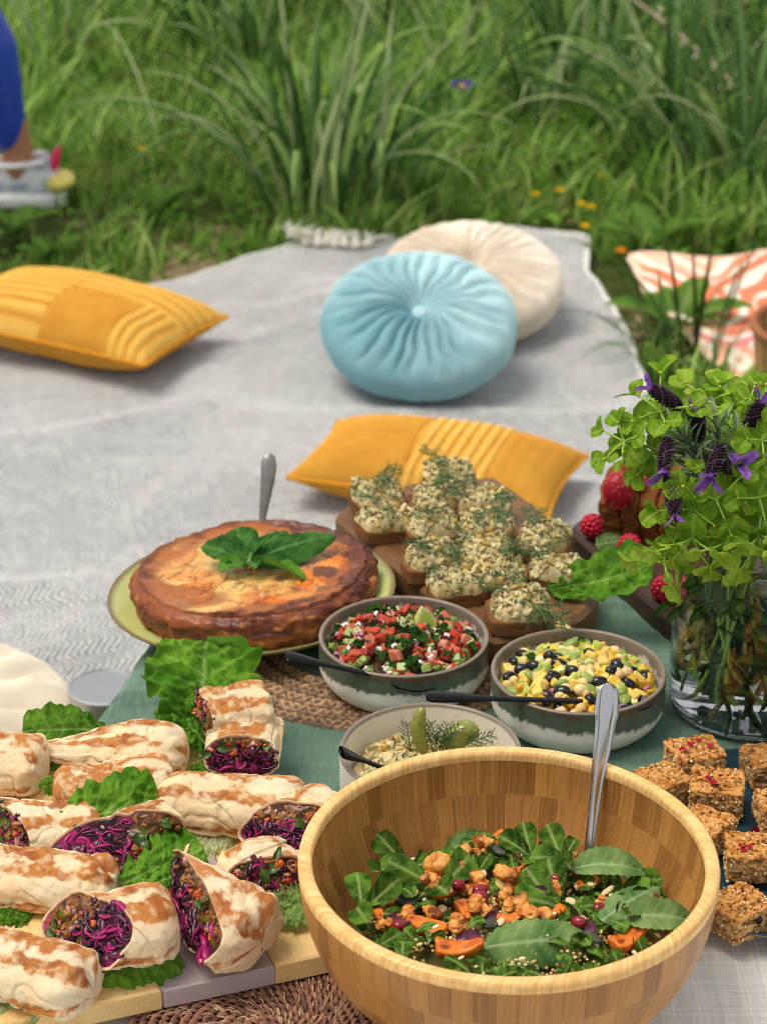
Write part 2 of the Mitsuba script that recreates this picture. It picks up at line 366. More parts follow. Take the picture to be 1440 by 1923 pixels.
def sage_fn(p, n, uv):
    a = noise(p.x * 500, p.y * 90, p.z * 90) * 0.5 + fbm(p.x * 9, p.y * 70, p.z * 30, 3) * 0.8
    return mix(C(66, 92, 80), C(110, 136, 120), dr.clip(a - 0.15, 0, 1))
scene['sage_cloth'] = pr(proc(sage_fn), 0.85, 0.2)
ss = np.r_[np.linspace(-0.38, -0.03, 30), np.linspace(-0.026, 0.0, 8), np.linspace(0.012, 1.15, 110)]
ys = np.r_[np.linspace(0.85, 1.99, 110), np.linspace(2.0, 2.045, 14), np.linspace(2.049, 2.075, 8), np.linspace(2.09, 2.42, 28)]
v, f = drape(ys, ss, 0.0, 0.0, 0.010, 1, soft)
solo('white_tablecloth', 'white linen tablecloth under the bowls and plates, bare at the lower right', 'tablecloth', mikit.ply((v, f), 'white_linen', smooth=True))
ss = np.r_[np.linspace(-0.30, -0.03, 36), np.linspace(-0.026, 0.0, 8), np.linspace(0.004, 1.1, 200)]
ys = np.r_[np.linspace(1.47, 1.998, 240), np.linspace(2.0, 2.045, 60), np.linspace(2.048, 2.075, 10), np.linspace(2.08, 2.36, 80)]
v, f = drape(ys, ss, 0.003, 0.006, 0.012, 2, crinkled)
solo('sage_table_runner', 'sage green crinkled table runner hanging over the left edge of the low table', 'table runner', mikit.ply((v, f), 'sage_cloth', smooth=True))

# ---------------------------------------------------------------- grass
def blades(n, R, h0, h1, w, seed, nseg=3, lean=0.5, cols=None):
    r = np.random.default_rng(seed); parts = []
    cols = cols or [C(112, 152, 60), C(146, 184, 86), C(82, 122, 46), C(180, 204, 118)]
    for k in range(n):
        a, d = r.uniform(0, 2 * np.pi), R * math.sqrt(r.uniform()); o = np.array([d * math.cos(a), d * math.sin(a), -0.01])
        h = r.uniform(h0, h1); dr_ = r.uniform(0, 2 * np.pi); ln = r.uniform(0.1, 1) * lean * h
        t = np.linspace(0, 1, nseg + 1); p = o + np.stack([np.cos(dr_) * ln * t ** 2, np.sin(dr_) * ln * t ** 2, h * t * (1 - 0.25 * t * lean)], -1)
        sx = np.array([-math.sin(dr_ + .6), math.cos(dr_ + .6), 0]) * w * r.uniform(.6, 1.3) / 2
        wt = (1 - t ** 1.6)[:, None] + 0.04
        v = np.stack([p - sx * wt, p + sx * wt], 1).reshape(-1, 3)
        c = cols[r.integers(len(cols))] * r.uniform(.55, 1.5)
        parts.append((v, quads(nseg + 1, 2), c))
    return cat(parts)
def clover(seed):
    r = np.random.default_rng(seed); parts = []
    for k in range(16):
        a, d = r.uniform(0, 2 * np.pi), 0.07 * math.sqrt(r.uniform()); h = r.uniform(.015, .05)
        s = r.uniform(.010, .020); m = frame((d * math.cos(a), d * math.sin(a), h), (math.cos(a), math.sin(a), r.normal(0, .3)), (r.normal(0, .3), r.normal(0, .3), 1))
        v, f, c = leaf(s * 1.6, s, 4, 3, .5, .5, .2, .5, dark=C(84, 132, 48), light=C(134, 178, 74), seed=k)
        parts.append((ap(m, v), f, c * r.uniform(.8, 1.25)))
    return cat(parts)
straw = [C(112, 150, 56), C(170, 164, 96), C(132, 160, 66), C(196, 184, 124)]
variants = [blades(34, .07, .04, .11, .0075, 1), blades(32, .07, .05, .15, .0085, 2, lean=.9), blades(30, .08, .03, .08, .0100, 3, lean=1.2), blades(30, .07, .08, .22, .0090, 4, lean=.8),
            blades(34, .08, .04, .12, .004, 5, lean=1.3, cols=straw), clover(6), clover(7)]
for i, vfc in enumerate(variants):
    scene[f'grass_clump_{i}'] = {'type': 'shapegroup', 'blades': mesh(vfc, 'blade')}
keep_out = blanket_poly.buffer(0.035).union(quilt_poly.buffer(.06))
rng = np.random.default_rng(8); gi = 0
labels['grass'] = {'label': 'short green meadow grass and clover growing around the blanket', 'category': 'grass', 'kind': 'stuff'}
N = 22000
yy = 2.2 + 8.6 * rng.uniform(size=N) ** 0.9; xx = rng.uniform(-1, 1, N) * (0.19 * yy + 1.1)
inside = contains_xy(keep_out, xx, yy) | ((xx > -0.5) & (yy < 2.4) & (xx < 0.75))
zz = gh(xx, yy); q = np.stack([xx, yy, 0 * xx], -1); bare = nz(q, 2.3, 3, 17); tall = nz(q, 0.9, 2, 18)
for k in range(N):
    if (xx[k] + .80) ** 2 + (yy[k] - 4.52) ** 2 < .035: continue
    if inside[k] or (bare[k] > 0.56 and rng.uniform() < 0.7): continue
    if yy[k] > 6.7 and xx[k] < -1.0 and yy[k] - .9 * xx[k] > 7.1: continue
    near_edge = keep_out.distance(sg.Point(xx[k], yy[k])) < 0.06
    j = rng.choice(7, p=(pp := np.array([.2, .2, .16, (.30 if yy[k] > 4.9 and xx[k] > -.35 else .08) if tall[k] > .42 else .02, .12, .11, .11])) / pp.sum())
    s = rng.uniform(.75, 1.35) * (0.7 if near_edge else 1.0) * (0.72 if xx[k] < -.25 and yy[k] < 5.6 else 1.0); gi += 1
    scene[f'grass__{gi:04d}'] = {'type': 'instance', 'g': {'type': 'ref', 'id': f'grass_clump_{j}'}, 'to_world': T(rotz(rng.uniform(0, 6.28), (xx[k], yy[k], zz[k] - .002), s).tolist())}

# tall tufts: one plant each, long arching strap leaves
def long_blade(o, az, ln, rise, droop, w, col, r, n=10):
    t = np.linspace(0, 1, n); th = rise - droop * t ** 1.5
    x = np.cumsum(np.cos(th)) * ln / n; z = np.cumsum(np.sin(th)) * ln / n
    d = np.array([math.cos(az), math.sin(az), 0]); s = np.array([-math.sin(az), math.cos(az), 0]); tw = r.normal(0, .5)
    p = o + x[:, None] * d + z[:, None] * np.array([0, 0, 1.0])
    wt = (np.minimum(1, .55 + t * 1.2) * (1 - t ** 3.0) + .03)[:, None] * w / 2
    sd = s * math.cos(tw) + np.array([0, 0, 1]) * math.sin(tw); keel = (np.cross(sd, d) * .25) * wt
    v = np.stack([p - sd * wt, p - keel, p + sd * wt], 1).reshape(-1, 3)
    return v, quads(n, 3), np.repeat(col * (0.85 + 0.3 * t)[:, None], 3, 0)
def tuft(u, v, n, l0, l1, label, seed, w=.0135, spread=.05, up=(0.95, 1.57), cols=None):
    r = np.random.default_rng(seed); o = PG(u, v)
    cols = cols or [C(74, 108, 58), C(104, 140, 84), C(54, 86, 40), C(138, 168, 96), C(172, 186, 136)]
    key = thing('grass_tuft', label, 'grass tuft', 'tall tufts of strap leaves in the meadow')
    parts = []
    for k in range(n):
        a = r.uniform(0, 2 * np.pi); d = spread * math.sqrt(r.uniform()); b = o + np.array([d * math.cos(a), d * math.sin(a), -.01])
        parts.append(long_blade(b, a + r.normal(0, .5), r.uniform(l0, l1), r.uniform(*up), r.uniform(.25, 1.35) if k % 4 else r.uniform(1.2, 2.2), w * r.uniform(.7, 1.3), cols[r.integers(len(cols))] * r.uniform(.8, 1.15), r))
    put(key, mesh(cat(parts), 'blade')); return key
tuft(590, 430, 75, .35, .62, 'largest tuft of long blue green blades right behind the blanket corner', 1, spread=.09)
tuft(700, 420, 34, .25, .5, 'smaller tuft of long blades just right of the largest tuft', 2)
tuft(1385, 385, 85, .35, .7, 'big dense tuft of arching blades behind the coral throw', 3, w=.010, spread=.1)
tuft(1245, 330, 40, .3, .55, 'tuft of thin blades between the yellow flowers and the big right tuft', 4)
tuft(1090, 190, 50, .35, .65, 'dark tuft at the upper right beside the dry stalk', 5, spread=.08)
tuft(860, 200, 30, .3, .55, 'tuft beside the purple flower in the middle of the meadow', 6)
tuft(320, 330, 14, .4, .75, 'sparse tuft of thin dark blades right of the person', 7, w=.006, up=(.5, 1.1))
tuft(480, 170, 34, .3, .5, 'tuft behind and left of the largest tuft', 8)
tuft(720, 110, 34, .3, .55, 'tuft at the top middle of the meadow', 9)
tuft(1330, 130, 55, .4, .7, 'tuft in the upper right corner of the meadow', 10, spread=.09)
tuft(940, 60, 36, .3, .6, 'distant tuft near the upper edge right of the middle', 11)
tuft(110, 150, 18, .2, .4, 'small tuft close behind the blue leggings', 12, cols=[C(150, 168, 120), C(96, 124, 66)])
tuft(1320, 720, 12, .2, .38, 'few dark blades standing in front of the coral throw', 13, w=.008, up=(.9, 1.6), cols=[C(50, 66, 30), C(70, 92, 46)])
tuft(1235, 690, 16, .15, .28, 'low tuft at the right edge of the grey blanket', 14, w=.007)
tuft(250, 90, 26, .25, .45, 'distant tuft at the upper left', 15)
tuft(400, 120, 40, .3, .5, 'distant tuft behind the left end of the largest tuft', 16)
tuft(590, 60, 40, .3, .55, 'distant tuft straight behind the largest tuft at the top', 17)
tuft(1200, 60, 50, .3, .6, 'distant dark tuft at the top right of the middle', 18, cols=[C(60, 88, 46), C(84, 114, 66), C(48, 74, 36)])
tuft(1010, 250, 26, .2, .4, 'low tuft between the purple flower and the yellow flowers', 19)
tuft(1430, 260, 60, .3, .6, 'dense dark tuft at the right edge above the big right tuft', 20, spread=.1, cols=[C(60, 88, 46), C(84, 114, 66), C(110, 138, 84)])
# dry flower stalk
a, b = PG(1440, 330), PG(990, 130); a = a + [0, 0, .12]; b = b + [0, 0, .32]
ds = thing('dry_stalk', 'long pale dry flower stalk leaning across the upper right tufts', 'stalk')
put(ds, mesh((*tube(resample([a, (a + b) / 2 + [0, 0, .05], b], 24), np.linspace(.004, .002, 24), 6), C(172, 150, 136)), 'matte'))
rng = np.random.default_rng(77); parts = []
for k in range(26):
    t = rng.uniform(0, .5); o = a + (b - a) * t + [rng.normal(0, .008), rng.normal(0, .008), .05 * (1 - abs(t - .5) * 2) + rng.normal(0, .008)]
    v, f = blob((.006, .004, .004), .2, 1, k); parts.append((ap(rrot(rng, o), v), f, C(226, 212, 200)))
part(ds, 'seed_heads', mesh(cat(parts), 'matte'), kind='stuff')
# meadow flowers
def flower(u, v, label, cat_, name, col, h=.08, s=.011, petals=5, grp=None):
    r = np.random.default_rng(int(u * 7 + v)); g = P(u, v, GROUND + h); z0 = float(gh(g[0], g[1]))
    key = thing(name, label, cat_, grp)
    part(key, 'stem', mesh((*tube(resample([(g[0], g[1] + r.normal(0, .01), z0 - .01), (g[0] + .004, g[1], z0 + h * .5), g], 8), .0012, 5), C(92, 126, 52)), 'matte'))
    pc = []
    for k in range(petals):
        a = 2 * np.pi * k / petals; m = frame(g, (math.cos(a), math.sin(a) - .3, .35), (0, -.5, 1))
        lv, lf, lc = leaf(s * 1.1, s * .95, 6, 5, .6, .3, .3, .3, dark=col * .9, light=col); pc.append((ap(m, lv), lf, lc))
    part(key, 'petals', mesh(cat(pc), 'leafy'))
    v_, f_ = blob((s * .3,) * 3, .2, 1, 3); part(key, 'centre', mesh((v_ + g + [0, -.001, .002], f_, C(220, 160, 20)), 'matte'))
gy_ = 'small yellow flowers in the meadow'
for u, v, lb in [(1005, 365, 'leftmost yellow flower of the group behind the beige cushion'), (1050, 358, 'second yellow flower of the group behind the beige cushion'), (1092, 384, 'left one of two touching yellow flowers behind the blanket corner'),
                 (1110, 389, 'right one of two touching yellow flowers behind the blanket corner'), (1128, 330, 'yellow flower above the pair behind the blanket corner'), (1098, 425, 'lowest yellow flower near the far corner of the blanket'),
                 (775, 90, 'yellow flower at the top middle among tufts'), (267, 280, 'yellow flower in the short grass right of the blue leggings'), (500, 50, 'right one of two far yellow flowers left of the middle'),
                 (482, 40, 'left one of two far yellow flowers left of the middle'), (695, 35, 'far yellow flower near the top edge in the middle'), (1290, 715, 'yellow flower in the grass between blanket and throw')]:
    flower(u, v, lb, 'flower', 'yellow_flower', C(236, 196, 20), h=.07, s=.0095, grp=gy_)
flower(1165, 472, 'orange flower right of the far corner of the blanket', 'flower', 'orange_flower', C(230, 140, 40), h=.05)
flower(868, 165, 'purple flower in the tufts above the beige cushion', 'flower', 'purple_flower', C(96, 70, 160), h=.22, s=.026, petals=7)
# broad leaved weeds
def weed(u, v, n, ln, label, seed, col=(C(70, 108, 40), C(104, 146, 60))):
    r = np.random.default_rng(seed); o = PG(u, v); key = thing('weed_plant', label, 'weed', 'broad leaved weeds in the meadow')
    for k in range(n):
        a = 2.4 * k + r.normal(0, .2); l = ln * r.uniform(.6, 1.1); el = r.uniform(.4, 1.3)
        m = frame(o + [0, 0, .005], (math.cos(a), math.sin(a), el), (-math.cos(a) * el, -math.sin(a) * el, 1))
        part(key, 'leaf', mesh(leaf(l, l * .42, 9, 5, .7, .6, .25, .9, ruf=.03, seed=k, dark=col[0], light=col[1], vein=C(140, 170, 90)), 'leafy'), m)
weed(1265, 640, 7, .15, 'broad leaved weed in the grass in front of the coral throw', 1)
weed(1225, 480, 6, .15, 'upright broad leaved weed behind the coral throw', 2)
weed(1400, 410, 5, .13, 'broad leaved weed at the foot of the big right tuft', 3)
weed(300, 420, 8, .10, 'low weed rosette in the lawn left of the largest tuft', 4)
weed(30, 450, 8, .12, 'leafy weed in front of the sneaker', 5)
weed(1060, 330, 8, .14, 'bright weed below the yellow flowers in the middle', 6)
weed(90, 500, 6, .09, 'small weed behind the left mustard cushion', 7)
# ---------------------------------------------------------------- round pleated cushions
def round_cushion(label, o, normal, R, Th, cd, cl, seed, k=24, name='round_cushion', spin=(1, 0, 0)):
    nr, nt = (90, 420) if seed != 12 else (60, 160); r_ = np.random.default_rng(seed)
    ph = np.linspace(0, np.pi, nr); th = np.linspace(0, 2 * np.pi, nt, endpoint=False); PH, TH = np.meshgrid(ph, th, indexing='ij')
    rr = R * np.abs(np.sin(PH)) ** 0.62; z = Th / 2 * np.sign(np.cos(PH)) * np.abs(np.cos(PH)) ** 0.8
    rr = np.where(PH < np.pi / 2, np.maximum(rr * np.sin(np.minimum(PH * 1.6, np.pi / 2)) ** 0.6, 1e-4), np.maximum(rr, 1e-4))
    q = np.stack([np.cos(TH) * 2.0, np.sin(TH) * 2.0, rr / R * 1.3], -1)
    wob = 6.0 * nz(q, 1, 2, seed) + 1.2 * nz(q * [1, 1, 3], 1.5, 2, seed + 3)
    pl = np.abs(np.sin(k / 2 * TH + wob)); strength = nz(q * [2.2, 2.2, 1.6], 1.2, 2, seed + 9)
    x = rr / R; amp = 0.0150 * sst(0.03, 0.30, x) * (1 - sst(0.55 + 0.3 * strength, 1.02, x)) * (0.45 + 1.0 * strength)
    z = z - np.where(PH < np.pi / 2, 0.036 * np.exp(-(rr / 0.030) ** 2) - amp * (pl ** 0.7 - 0.6), -0.4 * amp * (pl - .5))
    rr = rr * (1 + 0.018 * (nz(q, 1.5, 2, seed + 5) - 0.5) * 2)
    v = np.stack([rr * np.cos(TH), rr * np.sin(TH), z], -1)
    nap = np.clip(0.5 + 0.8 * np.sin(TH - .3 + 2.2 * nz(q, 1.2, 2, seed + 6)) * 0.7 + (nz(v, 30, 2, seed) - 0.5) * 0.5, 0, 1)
    m = frame(o, spin, normal)
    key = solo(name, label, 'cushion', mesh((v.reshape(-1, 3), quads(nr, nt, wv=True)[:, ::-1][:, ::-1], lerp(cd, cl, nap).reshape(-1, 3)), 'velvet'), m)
    bv, bf = blob((.013, .013, .006), .05, 3, seed); part(key, 'button', mesh((bv + [0, 0, Th / 2 - 0.027], bf, cl * 1.02), 'velvet'), m)
    return key
def on_ground(u, v, h):
    p = P(u, v, GROUND + h); return p
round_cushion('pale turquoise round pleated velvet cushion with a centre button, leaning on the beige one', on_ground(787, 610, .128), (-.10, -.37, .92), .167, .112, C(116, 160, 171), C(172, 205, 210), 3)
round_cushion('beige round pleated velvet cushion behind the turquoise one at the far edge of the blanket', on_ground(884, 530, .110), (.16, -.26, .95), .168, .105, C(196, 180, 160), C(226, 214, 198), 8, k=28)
round_cushion('cream round pleated cushion cut off by the left photo edge beside the jar', on_ground(-128, 1392, .075), (-.05, -.12, 1), .180, .125, C(192, 178, 156), C(214, 202, 182), 12, k=9)

# ---------------------------------------------------------------- mustard patchwork cushions
def pillow(label, A, ldir, HX, HY, Th, seed, flip, tilt=0.0):
    nx, ny = 210, 150; a, b = np.meshgrid(np.linspace(-1, 1, nx), np.linspace(-1, 1, ny), indexing='ij')
    x = HX * a * (1 - 0.05 * (1 - b * b) * a * a); y = HY * b * (1 - 0.05 * (1 - a * a) * b * b)
    dome = ((1 - a ** 4) * (1 - b ** 4)) ** 0.55 * (0.75 + 0.25 * (1 - a * a) * (1 - b * b))
    q = np.stack([a * 1.6, b * 1.6, 0 * a], -1); dome = dome * (0.88 + 0.24 * nz(q, 1, 2, seed))
    left, front = a < (0.02 if not flip else -0.12), b < 0.05
    if flip:  right_ = a > 0.5
    else: right_ = a > 0.62
    ribx = np.abs(np.sin(np.pi * (x / 0.021 + 0.3 * nz(q, 2, 2, seed + 2)))); riby = np.abs(np.sin(np.pi * (y / 0.026 + 0.3 * nz(q, 2, 2, seed + 3))))
    if flip: ribbed = (~left) & (~right_); rib = np.where(ribbed, np.abs(np.sin(np.pi * ((x + .18 * (y / HY) ** 2 * HX * .4) / 0.018))), np.where(right_, ribx, riby)); amp = np.where(ribbed, 0.0060, 0.0012)
    else: ribbed = (left) | (~front) | right_; rib = np.where(right_ & front, ribx, riby); amp = np.where(ribbed, 0.0075, 0.0006)
    edge = sst(0, 0.12, 1 - np.maximum(np.abs(a), np.abs(b)))
    seam = 0.004 * np.exp(-((a - (0.02 if not flip else -0.12)) * HX / .004) ** 2) + (0.003 * np.exp(-((b - .05) * HY / .004) ** 2) * (~left) if not flip else 0.003 * np.exp(-((a - .5) * HX / .004) ** 2))
    zt = Th / 2 * dome + amp * (rib ** 0.6 - 0.6) * edge - seam * edge; zb = -Th / 2 * dome * 0.9
    base = C(186, 126, 40); lt = C(204, 156, 68); gold = C(232, 190, 96)
    t = np.clip(nz(q, 5, 3, seed + 4), 0, 1)
    ct = lerp(base, lt, t * 0.6 + 0 * a); ct = lerp(ct, np.broadcast_to(gold, ct.shape), np.where(ribbed, 0.65 * rib ** 1.5, 0.0))
    g = (slice(None, None, 3), slice(None, None, 3)); g = (np.r_[0:nx:3, nx - 1][:, None], np.r_[0:ny:3, ny - 1][None]); lo_ = np.stack([x, y, zb], -1)[g]; V = np.vstack([np.stack([x, y, zt], -1).reshape(-1, 3), lo_.reshape(-1, 3)])
    F = np.vstack([quads(nx, ny), quads(*lo_.shape[:2])[:, ::-1] + nx * ny]); Cc = np.vstack([ct.reshape(-1, 3), lerp(base, lt, t * .5)[g].reshape(-1, 3)])
    m = frame(A, ldir, (tilt, -tilt * .5, 1))
    key = solo('patchwork_cushion', label, 'cushion', mesh((V, F, Cc), 'velvet'), m)
    e = np.vstack([np.stack([x, y, 0 * x], -1)[:, 0], np.stack([x, y, 0 * x], -1)[-1, 1:], np.stack([x, y, 0 * x], -1)[::-1, -1][1:], np.stack([x, y, 0 * x], -1)[0, ::-1][1:]])
    part(key, 'piping', mesh((*tube(e[::3], .0035, 6), C(206, 140, 40)), 'velvet'), m)
    return key
pillow('mustard patchwork velvet cushion with pleated quarters lying at the left end of the grey blanket', (-.540, 3.768, GROUND + .082), (math.cos(-.497), math.sin(-.497), 0), .232, .132, .13, 4, False)
pillow('mustard patchwork velvet cushion with curved pleats right behind the board of egg toasts', (.084, 3.150, GROUND + .074), (math.cos(-.33), math.sin(-.33), 0), .204, .114, .118, 9, True)

# ---------------------------------------------------------------- jar with a tin lid beside the table
o = P(197, 1288, GROUND + .16); o[2] = GROUND + .02
jr = thing('storage_jar', 'jar with a round silver tin lid standing beside the left table edge', 'jar')
v, f, *_ = revolve([(0, 0), (.038, 0), (.041, .004), (.041, .118), (.039, .122), (0, .122)], 72)
part(jr, 'body', mikit.ply((v + o, f[:, ::-1]), pr({'type': 'rgb', 'value': L(170, 150, 110)}, .35), smooth=40))
v, f, *_ = revolve([(.0432, .117), (.0438, .119), (.0438, .136), (.0432, .1385), (.0405, .1392), (.0400, .1382), (0, .1384)], 96)
part(jr, 'lid', mikit.ply((v + o, f[:, ::-1]), pr({'type': 'rgb', 'value': L(198, 200, 202)}, .40, .5, metallic=1.0), smooth=35))
v, f, *_ = revolve([(.0414, .02), (.0416, .021), (.0416, .100), (.0414, .101)], 72)
part(jr, 'label_band', mikit.ply((v + o, f[:, ::-1]), pr({'type': 'rgb', 'value': L(70, 60, 46)}, .6), smooth=True))

# ---------------------------------------------------------------- wicker basket at the right edge of the frame
o = PG(1540, 765); bk = thing('wicker_basket', 'brown wooden chip basket on the coral throw at the right edge', 'basket')
o[2] += .03
for k in range(26):
    a = 2 * np.pi * k / 26; v, f = dice((.023, .004, .115), .1, k, .03)
    tone = C(176, 138, 94) * (0.8 + .4 * ((k * 7) % 5) / 5)
    part(bk, 'stave', flat((v, f, tone), 'matte'), frame(o + [.115 * math.cos(a), .115 * math.sin(a), .060], (-math.sin(a), math.cos(a), 0), (math.cos(a) * .12, math.sin(a) * .12, 1)))
for h, rad in ((.01, .112), (.112, .123)):
    t = np.linspace(0, 2 * np.pi, 49); part(bk, 'hoop', mesh((*tube(np.stack([o[0] + rad * np.cos(t), o[1] + rad * np.sin(t), o[2] + h + 0 * t], -1), .008, 8), C(150, 100, 70)), 'matte'))
v, f, *_ = revolve([(0, .006), (.105, .006), (.105, .01), (0, .01)], 40); part(bk, 'bottom', mesh((v + o, f, C(120, 90, 60)), 'matte', smooth=False))

# ---------------------------------------------------------------- person at the left edge: only one lower leg and sneaker in the frame
import manifold3d as m3
def hull_chain(js):
    """js: [((p, r), (q, s)), ...] bones; a smoothed union of sphere hulls."""
    out = None
    for (p, r), (q, s) in js:
        a = m3.Manifold.sphere(r, 20).translate([float(x) for x in p]); b = m3.Manifold.sphere(s, 20).translate([float(x) for x in q])
        h = (a + b).hull(); out = h if out is None else out + h
    out = out.refine_to_length(0.02); mm = out.to_mesh(); t = trimesh.Trimesh(mm.vert_properties[:, :3], mm.tri_verts, process=True)
    trimesh.smoothing.filter_taubin(t, iterations=12); return np.array(t.vertices), np.array(t.faces)
po = P(37, 392, GROUND); po[2] = GROUND; po[1] += .02
def J(x, y, z): return po + np.array([x, y, z])
pe = thing('person', 'person in blue leggings and white sneakers cut off by the left edge of the photo', 'person')
skin, blue, shirt = C(176, 122, 92), C(40, 70, 172), C(200, 200, 205)
R = [J(0, 0, .10), J(-.10, -.01, .47), J(-.16, -.03, .88)]; Lf = [J(-.42, -.22, .10), J(-.30, -.19, .48), J(-.19, -.20, .88)]
hip, chest, neck, head = J(-.17, -.115, .93), J(-.19, -.115, 1.28), J(-.20, -.115, 1.44), J(-.22, -.115, 1.57)
bones = []
for S in (R, Lf):
    calf = S[0] + (S[1] - S[0]) * .66 + [.018, 0, 0]
    bones += [((S[0] + [0, 0, -.05], .036), (S[0] + [0, 0, .03], .033)), ((S[0] + [0, 0, .03], .033), (calf, .050)), ((calf, .050), (S[1], .050)), ((S[1], .050), (S[2], .075))]
bones += [((R[2], .075), (hip, .10)), ((Lf[2], .075), (hip, .10)), ((hip, .115), (chest, .10)), ((chest + [0, .10, .05], .055), (chest + [0, -.10, .05], .055)), ((chest, .10), (neck, .05)), ((neck, .048), (head, .055)),
          ((head, .085), (head + [-.01, 0, .06], .085)), ((head + [-.05, 0, -.05], .045), (head, .07)), ((head + [-.09, 0, .0], .010), (head + [-.085, 0, .03], .008))]
for s in (1, -1):
    sh = chest + [0, .17 * s, .07]; el = chest + [.03, .24 * s, -.20]; wr = chest + [-.10, .24 * s, -.42]
    bones += [((chest + [0, .1 * s, .06], .055), (sh, .05)), ((sh, .05), (el, .038)), ((el, .038), (wr, .026)), ((wr, .026), (wr + [-.03, 0, -.06], .03))]
    pm = wr + np.array([-.03, 0, -.06])
    for k in range(4):
        a = pm + [.016 * (k - 1.5), 0, -.01]; b_ = a + [-.008, 0, -.045 + .004 * abs(k - 1.5)]; c_ = b_ + [-.018, -.01 * s, -.028]
        bones += [((a, .010), (b_, .009)), ((b_, .009), (c_, .008))]
    bones += [((pm + [-.02, 0, .02], .012), (pm + [-.05, -.01 * s, -.02], .009))]
v, f = hull_chain(bones); part(pe, 'body', mesh((v, f, skin), 'semi'))
lb = []
for S in (R, Lf):
    cuff = S[0] + (S[1] - S[0]) * .16; calf = S[0] + (S[1] - S[0]) * .66 + [.018, 0, 0]
    lb += [((cuff, .041), (calf, .064)), ((calf, .064), (S[1], .058)), ((S[1], .058), (S[2], .085)), ((S[2], .085), (hip, .112))]
v, f = hull_chain(lb); part(pe, 'leggings', mesh((v, f, blue), 'semi'), label='royal blue leggings ending above the ankle')
tb = [((hip + [0, 0, .02], .126), (chest, .115)), ((chest + [0, .10, .05], .07), (chest + [0, -.10, .05], .07)), ((chest, .115), (chest + [0, 0, .10], .08))]
for s in (1, -1): tb += [((chest + [0, .1 * s, .06], .068), (chest + [0, .17 * s, .07], .062)), ((chest + [0, .17 * s, .07], .062), (chest + [.015, .205 * s, -.06], .055))]
v, f = hull_chain(tb); part(pe, 'shirt', mesh((v, f, shirt), 'matte'))
v, f = hull_chain([((head + [.02, 0, .075], .088), (head + [.05, 0, .03], .07)), ((head + [.05, 0, .03], .07), (head + [.05, 0, -.12], .05))]); part(pe, 'hair', mesh((v, f, C(70, 48, 34)), 'matte'))
for s in (1, -1):
    part(pe, 'eye', mesh((blob((.011,) * 3, 0, 2)[0] + head + [-.083, .03 * s, .04], _ico[2].faces, C(60, 40, 30)), 'gloss'))
    part(pe, 'ear', mesh((blob((.018, .008, .03), .1, 2)[0] + head + [.0, .088 * s, .025], _ico[2].faces, skin), 'semi'))
part(pe, 'mouth', mesh((blob((.008, .024, .007), 0, 2)[0] + head + [-.084, 0, -.03], _ico[2].faces, C(150, 70, 70)), 'semi'))
